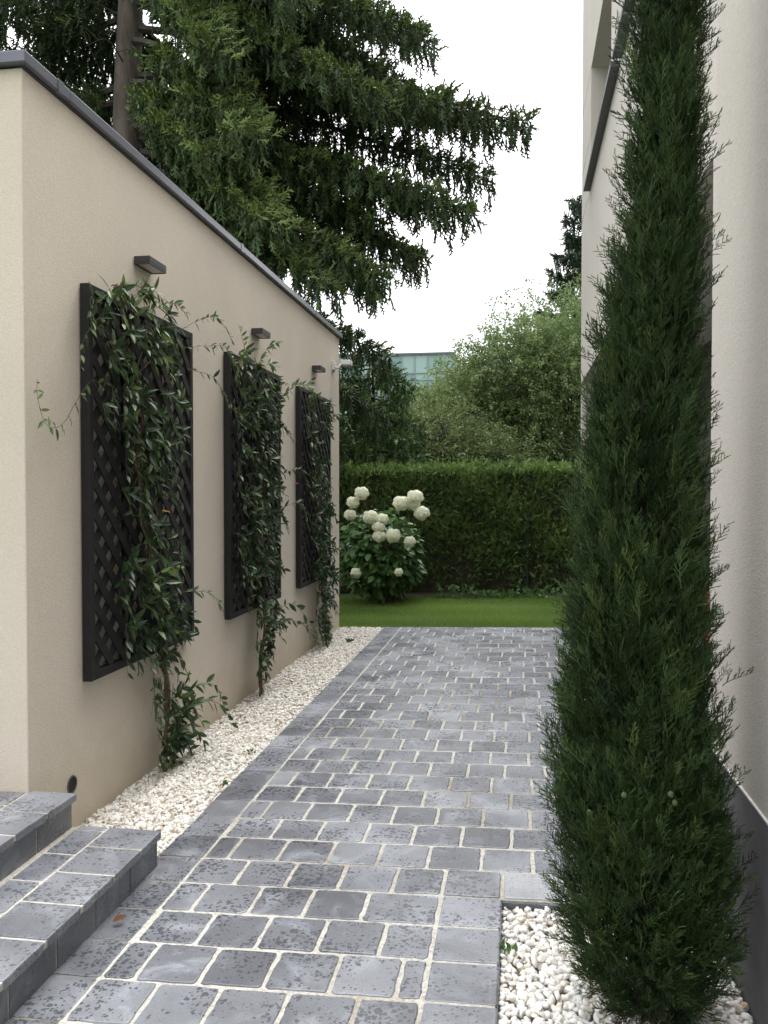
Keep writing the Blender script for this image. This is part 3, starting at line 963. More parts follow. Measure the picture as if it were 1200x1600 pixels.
# ------------------------------------------------------------------ cypress
cy = empty('cypress', (0.36, 2.62, -0.02), 'tall slender dark green cypress rising from white pebbles by the right wall', 'cypress')
prof_z = np.array([0.03, 0.10, 0.20, 0.35, 0.64, 0.92, 1.3, 1.58, 1.87, 2.25, 2.63, 3.0, 3.4, 3.8, 4.0])
prof_r = np.array([0.10, 0.15, 0.185, 0.21, 0.225, 0.192, 0.162, 0.148, 0.126, 0.086, 0.078, 0.067, 0.05, 0.03, 0.01])
prof_x = np.array([0.385, 0.388, 0.383, 0.372, 0.355, 0.353, 0.352, 0.355, 0.378, 0.408, 0.425, 0.430, 0.435, 0.435, 0.435])
b = MB()
def cyp_layer(n, rlo, rhi, lean, s0, s1, t0, t1):
    z = rng.uniform(0.03, 3.95, n*3)
    keep = rng.random(len(z)) < np.interp(z, prof_z, prof_r)/0.225
    z = z[keep][:n]; n = len(z)
    a = rng.uniform(0, 2*np.pi, n)
    lump = 1 + 0.10*np.sin(3*a + 2.1*z*3) + 0.08*np.sin(5*a - z*7.3)
    rr = np.interp(z, prof_z, prof_r)*lump*rng.uniform(rlo, rhi, n)
    pos = np.column_stack([np.interp(z, prof_z, prof_x) + rr*np.cos(a), 2.62 + rr*np.sin(a), z - 0.05])
    out = np.column_stack([np.cos(a), np.sin(a), np.zeros(n)])
    up = np.array([0, 0, 1.])
    low = np.clip((0.5-z)/0.5, 0, 1)[:, None]
    d = nrm(out*(lean + rng.normal(0, .16, n)[:, None] + low*0.55) + up*(1-0.45*low) + rng.normal(0, .16, (n, 3)))
    rot = frames(d, rng.uniform(0, 6.28, n), (0.2, 0.4, 0.9))
    sca = rng.uniform(s0, s1, n)
    patch = 0.12*np.sin(z*9+a*2)+0.10*np.sin(a*4-z*5)
    tint = np.clip(rng.uniform(t0, t1, n) + patch, 0, 1)
    inst_many(b, CYP, pos, rot, sca, tint)
cyp_layer(3200, 0.2, 0.72, 0.24, .08, .15, .05, .35)
cyp_layer(2600, 0.62, 0.92, 0.36, .055, .11, .05, .45)
# feathery plumes that rise side by side, with dark gaps between them
npl = 620
z = rng.uniform(0.02, 3.85, npl*3)
z = z[rng.random(len(z)) < np.interp(z, prof_z, prof_r)/0.225][:npl]
for zi in z:
    a = rng.uniform(0, 2*np.pi)
    L = rng.uniform(.12, .30)
    ro = np.interp(zi, prof_z, prof_r)*rng.uniform(.78, 1.04)
    r1 = np.interp(zi+L, prof_z, prof_r)*rng.uniform(.9, 1.1) + rng.uniform(-.012, .012)
    n = int(L*62)
    u = rng.random(n)**.9
    a1 = a + rng.normal(0, .14)
    aa = a + (a1-a)*u; rr = ro + (r1-ro)*u; zz = zi - .06 + L*u
    ctr = np.column_stack([np.interp(zz, prof_z, prof_x)+rr*np.cos(aa), 2.62+rr*np.sin(aa), zz])
    wd = .030*(1-.75*u)
    pos = ctr + rng.normal(0, 1, (n, 3))*wd[:, None]*(1, 1, .6)
    low = max(0, (.45-zi)/.45)
    d = nrm((pos-ctr)*6 + np.array([np.cos(a), np.sin(a), 0])*(.32+.6*low) + np.array([0, 0, 1-.4*low]) + rng.normal(0, .15, (n, 3)))
    t0 = rng.normal(.36, .15)
    inst_many(b, CYP, pos, frames(d, rng.uniform(0, 6.28, n)), rng.uniform(.05, .10, n), np.clip(t0 + .30*(u-.4) + rng.normal(0, .09, n), 0, 1))
# long shoots that stick out of the outline
sp_z = np.array([.62, .78, .95, 1.02, 1.25, 1.4, 0.7, .6, .45, 1.35, 1.75, 2.1, 2.35, 2.55, 2.72, 2.85, .72, .66, 1.62, 2.0])
sp_a = np.array([3.3, 3.0, 3.5, 3.2, 3.1, 3.4, -.1, .1, -.2, -.8, 1.15, -1.0, -2.1, 1.1, -2.1, 3.1, 3.3, 3.0, 2.9, 3.3])
for z_, a_ in zip(sp_z, sp_a):
    n = 3
    rr = np.interp(z_, prof_z, prof_r)*0.92
    pos = np.tile([np.interp(z_, prof_z, prof_x)+rr*math.cos(a_), 2.62+rr*math.sin(a_)-.02, z_-.07], (n, 1)) + rng.normal(0, .015, (n, 3))
    d = nrm(np.tile([math.cos(a_)*.36, math.sin(a_)*.36, 1.0], (n, 1)) + rng.normal(0, .14, (n, 3)))
    inst_many(b, CYP, pos, frames(d, rng.uniform(0, 6, n)), rng.uniform(.085, .14, n), rng.uniform(.35, .7, n))
b.build('crown', M['cypress'], cy)
b = MB()
b.tube(curve([(0.39, 2.62, -0.08), (0.385, 2.62, .3), (0.365, 2.62, .8), (0.37, 2.62, 1.6), (0.44, 2.62, 2.4), (0.46, 2.62, 3.8)], 20), np.linspace(.045, .004, 20), 10)
for k in range(26):
    a = k*2.4; z_ = .03 + .11*k
    rr = np.interp(z_+.25, prof_z, prof_r)*.8; xx = np.interp(z_, prof_z, prof_x)
    b.tube(curve([(xx, 2.62, z_), (xx+rr*.5*math.cos(a), 2.62+rr*.5*math.sin(a), z_+.12), (xx+rr*math.cos(a), 2.62+rr*math.sin(a), z_+.34)], 6), np.linspace(.012, .003, 6), 5)
b.build('trunk', M['bark_dark'], cy)
b = MB()
for k in range(90):                                   # dry bare twigs at the foot
    a = rng.uniform(2.4, 6.6); r0 = rng.uniform(.02, .09); r1 = r0 + rng.uniform(.04, .12)
    z_ = rng.uniform(-.02, .10)
    b.tube([(0.39+r0*math.cos(a), 2.62+r0*math.sin(a), z_), (0.39+(r0+r1)/2*math.cos(a+.1), 2.62+(r0+r1)/2*math.sin(a+.1), z_+.015), (0.39+r1*math.cos(a+.2), 2.62+r1*math.sin(a+.2), z_-rng.uniform(-.02, .02))], [.0028, .002, .001], 4)
b.build('dry_twigs', M['drytwig'], cy)
v0, f0 = ico(1)
for cx_, cy_, cz_ in ((0.285, 2.36, .735), (0.405, 2.355, .745), (0.415, 2.35, .725), (0.20, 2.42, .66), (0.47, 2.40, .62)):
    b = MB(); b.add(np.array(v0)*(.0075, .0075, .009)*(1+.08*rng.normal(size=(len(v0), 1))) + (cx_, cy_, cz_), f0); b.build('cone', M['cone'], cy)

# ------------------------------------------------------------------ big spruce behind the garage
def conifer(name, label, base, height, trunk_r, branches, mat, barkmat, twig=.17, dens=1.0, trunk_top=None, dead=0):
    t = empty(name, base, label, 'conifer')
    bx, by, bz = base
    b = MB()
    zz = np.linspace(bz, bz+height, 16)
    b.tube(np.column_stack([bx+.05*np.sin(zz*.7), by+.05*np.cos(zz*.5), zz]), trunk_r*(1-(zz-bz)/height)**.8+.01, 14)
    b.build('trunk', barkmat, t, smooth=True)
    wood, fol = MB(), MB()
    P, D, S, T = [], [], [], []
    for br in branches:
        a, tip, sag, width = np.array(br[0]), np.array(br[1]), br[2], br[3]
        bright = br[4] if len(br) > 4 else 0.0
        L = np.linalg.norm(tip-a)
        mid1 = a + (tip-a)*.35 + (0, 0, sag*.6); mid2 = a + (tip-a)*.7 + (0, 0, sag*.35)
        c = curve([a, mid1, mid2, tip], 26)
        wood.tube(c, np.linspace(min(.075, .011*L+.012), .006, 26), 5)
        hd = nrm((tip-a)*(1, 1, 0)); side = np.array((-hd[1], hd[0], 0))
        nl = int(L*12.5*dens)
        for i in range(nl):
            s0_ = .42 if bright > .15 else (.24 if bright >= 0 else .07)
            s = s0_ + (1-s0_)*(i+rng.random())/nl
            k = min(int(s*25), 24); p = c[k] + (c[k+1]-c[k])*(s*25-k)
            sg = rng.choice((-1, 1))
            ll = width*(0.25 + 0.85*(1-s)**.7)*rng.uniform(.5, 1.1)
            d0 = nrm(side*sg*rng.uniform(.5, 1.) + hd*rng.uniform(.4, .9) + (0, 0, rng.uniform(-.05, .25)))
            q = 1 + int(ll/0.085)
            u = (np.arange(q)+rng.random(q))/q
            lp = p + d0*(ll*u)[:, None] + np.array((0, 0, -1.))*(0.42*ll*u*u)[:, None] + rng.normal(0, .02, (q, 3))
            if ll > .4: wood.tube(np.vstack([p, p+d0*ll*.5+(0, 0, -.1*ll), p+d0*ll+(0, 0, -.42*ll)]), [.008, .006, .003], 3, cap=False)
            # twigs on the lateral itself
            P.append(lp); D.append(nrm(d0 + rng.normal(0, .35, (q, 3)) + (0, 0, .12))); S.append(rng.uniform(.75, 1.25, q)*twig)
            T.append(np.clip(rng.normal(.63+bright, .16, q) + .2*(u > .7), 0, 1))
            # hanging curtains
            hm = (rng.random(q) < .75)
            for pp in lp[hm]:
                m = rng.integers(1, 5 if rng.random() < .5 else 4)
                st_ = np.arange(m)*twig*.72
                hp = pp + np.column_stack([rng.normal(0, .012, m), rng.normal(0, .012, m), -st_])
                P.append(hp); D.append(nrm(np.tile((0, 0, -1.), (m, 1)) + d0*.18 + rng.normal(0, .2, (m, 3)))); S.append(rng.uniform(.8, 1.25, m)*twig)
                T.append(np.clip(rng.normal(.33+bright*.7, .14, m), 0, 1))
    if P:
        P, D, S, T = np.vstack(P), np.vstack(D), np.concatenate(S), np.concatenate(T)
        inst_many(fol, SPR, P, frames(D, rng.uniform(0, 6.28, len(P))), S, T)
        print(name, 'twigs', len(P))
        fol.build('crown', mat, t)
    for k in range(dead):
        z_ = rng.uniform(5.2, 10); a = rng.uniform(3.4, 6.9); L = rng.uniform(.8, 2.4)
        p0 = np.array((bx, by, z_)); d = np.array((math.cos(a), math.sin(a), .1))
        c = curve([p0, p0+d*L*.5+(0, 0, .15), p0+d*L+(0, 0, -.35)], 8)
        wood.tube(c, np.linspace(.02, .003, 8), 4)
        for j in range(5):
            q = c[2+j % 6]
            wood.tube(curve([q, q+rng.normal(0, .18, 3)+(0, 0, .02), q+rng.normal(0, .3, 3)+(0, 0, -.3)], 5), np.linspace(.006, .0015, 5), 3)
    wood.build('branches', M['bark_dark'], t)
    return t

TB = np.array((-6.35, 13.5, -0.4))
brs = []
def zt(z): return (TB[0], TB[1], z)
# boughs reaching over the lawn (tip x, y, z), read off the photograph and given their own depth
for z_, tip, sag, w_, br_ in (
    (8.4, (0.05, 12.0, 6.62), .35, 1.3, .05),
    (7.4, (-.75, 12.1, 5.5), .35, 1.25, .05),
    (10.2, (-1.25, 12.4, 8.0), .3, 1.0, .0),
    (6.9, (-1.85, 11.6, 4.45), .5, 1.25, .08),
    (6.5, (-2.6, 11.2, 4.35), .5, 1.2, .12),
    (9.6, (-1.9, 11.8, 6.9), .4, 1.3, .05),
    (5.6, (-2.1, 13.4, 3.7), .3, 1.0, -.05),
    (4.9, (-2.2, 13.7, 2.8), .3, 1.0, -.1),
    (4.2, (-2.7, 13.6, 2.2), .3, 1.0, -.1),
    (3.6, (-3.0, 13.2, 1.6), .3, 1.0, -.1),
    (11.3, (-1.9, 11.2, 9.2), .3, 1.2, 0),
    (11.0, (-2.9, 10.9, 7.9), .5, 1.3, .1),
    (9.0, (-3.5, 10.7, 6.1), .5, 1.3, .2),
    (7.6, (-3.2, 10.7, 5.0), .5, 1.25, .22),
    (8.3, (-3.9, 10.6, 5.8), .5, 1.1, .24),
    (9.9, (-3.85, 10.7, 7.2), .5, 1.2, .2),
    (6.3, (-3.6, 11.3, 4.6), .5, 1.1, .1),
    (7.2, (-1.4, 12.8, 5.0), .4, 1.1, 0),
    (8.2, (-.5, 12.9, 6.2), .4, 1.1, -.05),
    (10.0, (-.9, 13.1, 7.2), .4, 1.1, -.05),
    (9.2, (-1.9, 12.7, 7.2), .4, 1.25, .04),
    (8.0, (-1.7, 13.3, 6.1), .4, 1.25, .02),
    (10.2, (-1.8, 13.7, 7.9), .4, 1.2, 0),
    (7.4, (-2.1, 12.5, 5.5), .4, 1.25, .06),
    (11.0, (-1.6, 13.6, 8.7), .4, 1.2, .02),
    (6.6, (-2.2, 13.0, 4.7), .4, 1.15, .02),
    (9.8, (-2.6, 11.6, 7.2), .4, 1.2, .12),
    (12.0, (-3.5, 11.0, 9.6), .4, 1.2, .1),
    (12.5, (-5.2, 10.4, 9.8), .4, 1.1, .1)):
    brs.append((zt(z_), tip, sag, w_, br_))
for k in range(26):                                   # the rest of the crown, all round the trunk
    z_ = rng.uniform(4.5, 16.5)
    a = k*2.39996 + rng.uniform(-.3, .3)
    L = (1-(z_)/19.5)*7.2*rng.uniform(.7, 1.0)
    if math.cos(a) > -.1 and math.sin(a) < .1 and z_ < 12: L *= .6
    L = max(L, .8)
    dv = math.atan2(math.sin(a+1.13), math.cos(a+1.13))
    if abs(dv) < .95 and z_ < 13.5: continue
    brs.append((zt(z_), (TB[0]+L*math.cos(a), TB[1]+L*math.sin(a), z_-L*.32), .3*L/5, min(1.2, .3*L), -.05))
for z_ in (5.6, 6.6, 7.4, 8.3, 9.4, 10.6):             # boughs to the left and behind that close the view
    for a in (2.95, 2.3, 1.3):
        L = rng.uniform(3.2, 4.8)
        brs.append((zt(z_), (TB[0]+L*math.cos(a), TB[1]+L*math.sin(a)*.8, z_-L*.3), .3, 1.1, -.12))
conifer('spruce', 'huge dark spruce with drooping boughs rising behind the garage', tuple(TB), 18.5, .35, brs, M['spruce'], M['bark_spruce'], .17, 1.0, dead=16)

# smaller bright conifer between garage end and hedge
sb = np.array((-2.55, 14.9, -.4)); brs = []
for k in range(34):
    z_ = .9 + 2.9*(k/34); a = k*2.4
    L = (1-(z_+.4)/5.0)*2.0 + .15
    brs.append(((sb[0], sb[1], z_+.25), (sb[0]+L*math.cos(a), sb[1]+L*math.sin(a), z_-.05*L), .12, .55, .1))
conifer('young_spruce', 'small fresh green spruce behind the hedge, beside the garage end', tuple(sb), 4.4, .06, brs, M['spruce2'], M['bark_dark'], .12, 1.5)

# far pine peeping out beside the house edge
pn = np.array((2.85, 38.0, -.4)); brs = []
for k in range(46):
    z_ = 5.0 + 9.6*(k/46)**.9; a = k*2.4
    L = (1-(z_-4)/11.2)*3.0+.35
    brs.append(((pn[0], pn[1], z_), (pn[0]+L*math.cos(a), pn[1]+L*math.sin(a), z_+.25*L), -.1, .5, 0))
conifer('pine', 'far dark pine showing in a sliver beside the house edge', tuple(pn), 14.8, .2, brs, M['pine'], M['bark_dark'], .3, .8)

# ------------------------------------------------------------------ broadleaf trees beyond the hedge
def broadleaf(name, label, base, lobes, dens, size, mat, tw=.75, limbs=12, trunk_r=.12, fork=1.2, cat='tree'):
    """lobes: (centre, radii); leafy twigs arch out of limbs that fill each lobe"""
    t = empty(name, base, label, cat, 'trees beyond the hedge')
    w = MB(); b = MB()
    bx, by, bz = base
    fk = np.array((bx, by, bz+fork))
    w.tube([(bx, by, bz), (bx+.03, by, bz+fork*.5), tuple(fk)], [trunk_r*1.15, trunk_r, trunk_r*.8], 10)
    P, D, T = [], [], []
    for c0, rd in lobes:
        c0, rd = np.array(c0), np.array(rd)
        n = int(dens*rd[0]*rd[2])
        d = rdir(n)
        d[:, 2] = np.where(d[:, 2] < -.5, -d[:, 2]*.6, d[:, 2])
        rr = rng.uniform(.12, 1, n)**.55*(1+.13*np.sin(d[:, 0]*6+c0[0])*np.cos(d[:, 2]*5)+.10*np.sin(d[:, 1]*9+d[:, 2]*4))
        C = c0 + d*rd*rr[:, None]
        for j in range(max(3, int(limbs*rd[0]/2))):
            e = C[rng.integers(n)]
            cc = curve([fk, fk+(e-fk)*.5+rng.normal(0, .15, 3)+(0, 0, .12), e], 9)
            w.tube(cc, np.linspace(trunk_r*.55, .008, 9), 6)
            for q in range(4):
                g_ = C[rng.integers(n)]
                if np.linalg.norm(g_-cc[5]) < rd.max(): w.tube(curve([cc[5], (cc[5]+g_)/2+rng.normal(0, .08, 3), g_], 6), np.linspace(trunk_r*.2, .004, 6), 4)
        patch = .14*np.sin(C[:, 0]*2.1+C[:, 2]*2.7+c0[1])+.1*np.sin(C[:, 0]*5-C[:, 2]*3)
        for i in range(n):
            out = nrm(d[i]*(1, 1, .6) + rng.normal(0, .45, 3) + (0, 0, .35))
            L = tw*rng.uniform(.45, 1.2)
            m = int(L*44)
            u = rng.random(m)
            dr = rng.uniform(.15, .55)*L
            p = C[i] + out*(L*u)[:, None] + np.array((0, 0, -1.))*(dr*u*u)[:, None]
            P.append(p + rng.normal(0, .055, (m, 3))*(1-.6*u)[:, None])
            D.append(out*.7 + rng.normal(0, .6, (m, 3)) + (0, 0, -.45))
            T.append(np.clip(.45 + patch[i] + rng.normal(0, .1) + .18*(u-.5) + rng.normal(0, .06, m), 0, 1))
            if i % 3 == 0: w.tube([C[i], C[i]+out*L*.5-(0, 0, dr*.25), C[i]+out*L-(0, 0, dr)], [.007, .005, .002], 3, cap=False)
    P, D, T = np.vstack(P), np.vstack(D), np.concatenate(T)
    n = len(P)
    print(name, 'leaves', n)
    b.inst(SMALL, P, frames(D, rng.uniform(0, 6.28, n)), size*rng.uniform(.7, 1.25, n), T)
    b.build('crown', mat, t)
    w.build('trunk', M['bark_dark'], t, smooth=True)

G = -.4
broadleaf('birch_tree', 'broad light green tree with feathery top beside the house edge', (1.0, 19.5, G), [((1.3, 19.5, 4.1), (1.75, 1.4, 2.0)), ((0.0, 19.4, 3.6), (1.45, 1.3, 1.75)), ((-1.1, 19.4, 3.05), (1.15, 1.2, 1.5)), ((1.5, 19.2, 2.0), (1.7, 1.0, 1.1)), ((-1.75, 19.8, 2.75), (.95, .9, 1.3))], 330, .062, M['birch'], .8, 14, .12)
broadleaf('plum_tree', 'low olive green tree with dark forked limbs over the hedge centre', (-1.75, 17.0, G), [((-1.75, 17.0, 2.55), (1.25, 1.1, 1.05)), ((-.6, 17.2, 2.1), (1.1, 1.0, .8)), ((-2.6, 17.2, 2.1), (.9, 1, .8))], 330, .052, M['plum'], .6, 18, .09, fork=1.9)
broadleaf('maple_tree', 'mid green tree standing in front of the teal glass office', (-3.1, 24.0, G), [((-3.1, 24, 2.7), (1.8, 1.5, 1.6))], 260, .075, M['maple'], .8, 10, .12)
broadleaf('lime_tree', 'green tree between the low olive tree and the broad light green one', (-.5, 24.5, G), [((-.6, 24.5, 3.2), (1.9, 1.6, 2.0))], 260, .075, M['birch'], .8, 10, .14)
broadleaf('ash_tree', 'tall green tree rising behind the broad light green one', (2.6, 27.0, G), [((2.6, 27, 4.4), (2.7, 2.0, 3.0))], 200, .085, M['maple'], .9, 12, .16)
broadleaf('hornbeam_tree', 'dark green tree low behind the small spruce', (-5.6, 21.0, G), [((-5.6, 21, 2.0), (2.5, 1.6, 1.8))], 200, .075, M['maple'], .8, 10, .14)
broadleaf('cherry_tree', 'green tree behind the house, past the hedge end', (3.9, 18.5, G), [((3.9, 18.5, 2.6), (2.2, 1.5, 1.9))], 200, .065, M['birch'], .8, 9, .12)

# ------------------------------------------------------------------ hedge
hg = empty('hedge', (-.4, 13.75, -.02), 'clipped dark green thuja hedge across the back of the lawn', 'hedge')
HX0, HX1, HY0, HY1, HZ = -6.0, 6.5, 13.32, 14.25, 1.97
b = MB(); b.box(HX0, HX1, HY0+.16, HY1-.16, -.05, HZ-.1); b.build('branches', M['hedgecore'], hg)
b = MB()
def hedge_face(n, fx, dirf, s0, s1, tb):
    pos, dr, tint = fx(n)
    n = len(pos)
    sz = rng.uniform(s0, s1, n)
    inst_many(b, THU, pos, frames(dr, rng.uniform(0, 6.28, n)), np.column_stack([sz*.42, sz*.6, sz]), np.clip(tint, 0, 1))
def front(n):
    x = rng.uniform(HX0, HX1, n); z = rng.uniform(.06, HZ, n)
    lump = .05*np.sin(x*2.3+z*2)+.04*np.sin(x*6.1-z*4)
    # thin brown hollows low down
    keep = rng.random(n) < np.where(z < .55, .45, 1)*(1-.5*(np.sin(x*3.7+1)*np.sin(z*5+x) > .75))
    p = np.column_stack([x, HY0+.10-lump+rng.uniform(-.09, .10, n), z])
    d = nrm(rng.normal(0, .38, (n, 3)) + (0, -.55, .45))
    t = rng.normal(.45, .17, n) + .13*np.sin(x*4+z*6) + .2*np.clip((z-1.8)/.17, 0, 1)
    return p[keep], d[keep], t[keep]
def back(n):
    x = rng.uniform(HX0, HX1, n); z = rng.uniform(.06, HZ, n)
    return np.column_stack([x, HY1-.1+rng.uniform(-.06, .06, n), z]), nrm(rng.normal(0, .38, (n, 3))+(0, .55, .45)), rng.normal(.45, .17, n)
def top(n):
    x = rng.uniform(HX0, HX1, n); y = rng.uniform(HY0, HY1, n)
    p = np.column_stack([x, y, HZ-.12+.02*np.sin(x*3)+rng.uniform(-.06, .05, n)])
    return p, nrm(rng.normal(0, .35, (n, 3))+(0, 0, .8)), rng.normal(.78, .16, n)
hedge_face(52000, front, 0, .07, .15, 0)
hedge_face(2500, back, 0, .12, .2, 0)
hedge_face(11000, top, 0, .06, .13, 0)
b.build('foliage', M['hedge'], hg)

fp = empty('fence_post', (0.15, 13.31, -.02), 'thin dark green metal post standing in front of the hedge', 'fence post')
b = MB(); b.tube([(0.15, 13.31, -.1), (0.15, 13.31, 1.32)], .022, 10); b.build('post', M['steel'], fp)

# low weeds along the hedge foot
b = MB()
n = 900
x = rng.uniform(-1.2, 4, n); y = 12.82+rng.normal(0, .10, n); z = rng.uniform(-.02, .13, n)*(.4+.6*(np.sin(x*5) > .0))
b.inst(LEAFW, np.column_stack([x, y, z]), frames(rng.normal(0, .7, (n, 3))+(0, -.2, .6), rng.uniform(0, 6, n)), rng.uniform(.04, .085, n), rng.uniform(.3, .95, n))
tag(b.build('ground_cover', M['hydr_leaf']), 'low leafy weeds along the foot of the hedge', 'ground cover', kind='stuff')

# grass
b = MB()
n = 150000
x = rng.uniform(-3.4, 3.2, n); y = 9.90 + 3.08*rng.random(n)**1.15
blade = (np.array([(-.5, 0, 0), (.5, 0, 0), (.12, .25, 1)], float), np.array([(0, 1, 2)]))
p = np.column_stack([x, y, gz(x)-.032])
D = nrm(rng.normal(0, .38, (n, 3)) + (0, 0, 1))
s_ = rng.uniform(.022, .05, n)*(1+.25*np.sin(x*3+y*2))
T = np.clip(rng.normal(.5, .17, n)+.12*np.sin(x*2.2+y*1.3)+.1*np.sin(y*6), 0, 1)
b.inst(blade, p, frames(D, rng.uniform(0, 6.28, n)), np.column_stack([rng.uniform(.004, .007, n), s_, s_]), T)
tag(b.build('grass', M['grass']), 'short green lawn grass between the paving and the hedge', 'grass', kind='stuff')

# ------------------------------------------------------------------ hydrangea
hyb = np.array((-1.9, 12.35, -.04))
hy = empty('hydrangea', tuple(hyb), 'leafy hydrangea shrub with big white flower balls at garage end', 'hydrangea')
blooms = [(-2.19,12.0,1.53,.105),(-2.33,12.05,1.40,.09),(-2.36,12.0,1.22,.08),(-2.02,11.75,1.20,.102),(-1.86,11.75,1.17,.078),(-1.90,11.7,1.06,.078),(-1.89,11.7,.935,.080),(-1.70,11.7,.945,.098),(-1.62,11.9,1.39,.115),(-1.46,12.0,1.385,.105),(-1.42,11.95,1.475,.105),(-1.33,11.95,1.255,.098),(-1.47,11.75,.86,.075),(-2.22,11.7,.42,.072),(-1.62,11.7,.44,.052)]
petal = (np.array([(0,0,.2),(-.28,.35,.25),(0,1,.1),(.28,.35,.25), (0,0,.2),(.35,.28,.25),(1,0,.1),(.35,-.28,.25), (0,0,.2),(.28,-.35,.25),(0,-1,.1),(-.28,-.35,.25), (0,0,.2),(-.35,-.28,.25),(-1,0,.1),(-.35,.28,.25)], float), np.array([(0,3,2,1),(4,7,6,5),(8,11,10,9),(12,15,14,13)]))
sm = MB()
for (x, y, z, r_) in blooms:
    b = MB(); r_ *= rng.uniform(1.02, 1.16)
    n = int(260+2200*r_)
    i = np.arange(n)+.5
    ph = np.arccos(1-2*i/n); a = np.pi*(1+5**.5)*i
    d = np.column_stack([np.cos(a)*np.sin(ph), np.sin(a)*np.sin(ph), np.cos(ph)])
    lump = 1+.07*np.sin(d[:, 0]*7+x*9)+.06*np.sin(d[:, 2]*8+y*5)
    p = np.array((x, y, z)) + d*(1, 1, .88)*(r_*.92*lump*rng.uniform(.93, 1.06, n))[:, None]
    b.inst(petal, p, frames(d+rng.normal(0, .22, (n, 3)), rng.uniform(0, 6, n)), rng.uniform(.85, 1.15, n)*.0165, np.clip(.62+.3*d[:, 2]*.5+rng.normal(0, .16, n), 0, 1))
    b.inst((v0*1.0, f0), np.array([(x, y, z)]), np.eye(3)[None], np.array([r_*.74]), np.array([.25]))
    b.build('bloom', M['hydr_bloom'], hy)
    sm.tube(curve([tuple(hyb+(rng.normal(0, .12), rng.normal(0, .1), 0)), ((hyb[0]+x)/2+rng.normal(0, .08), (hyb[1]+y)/2, z*.55), (x, y, z)], 10), np.linspace(.010, .004, 10), 5)
for k in range(14):
    a = k*.449; sm.tube(curve([tuple(hyb+(.1*math.cos(a), .1*math.sin(a), 0)), tuple(hyb+(.3*math.cos(a), .25*math.sin(a), .5)), tuple(hyb+(.55*math.cos(a), .45*math.sin(a), 1.05))], 8), np.linspace(.010, .004, 8), 5)
sm.build('stems', M['stem'], hy)
b = MB()
n = 1900
d = rdir(n)
c_ = np.array((-1.98, 12.3, .64)); rd = np.array((.60, .55, .66))
P = c_ + d*rd*(rng.uniform(.4, 1, n)**.6)[:, None]
k = (P[:, 2] > .03) & (P[:, 2] < 1.3)
P, d = P[k], d[k]; n = len(P)
D = nrm(d*(1, 1, .3) + rng.normal(0, .35, (n, 3)) + (0, -.1, -.35))
b.inst(LEAFW, P, frames(D, rng.normal(0, .5, n)), rng.uniform(.09, .16, n), np.clip(rng.normal(.48, .2, n), 0, 1))
b.build('foliage', M['hydr_leaf'], hy)

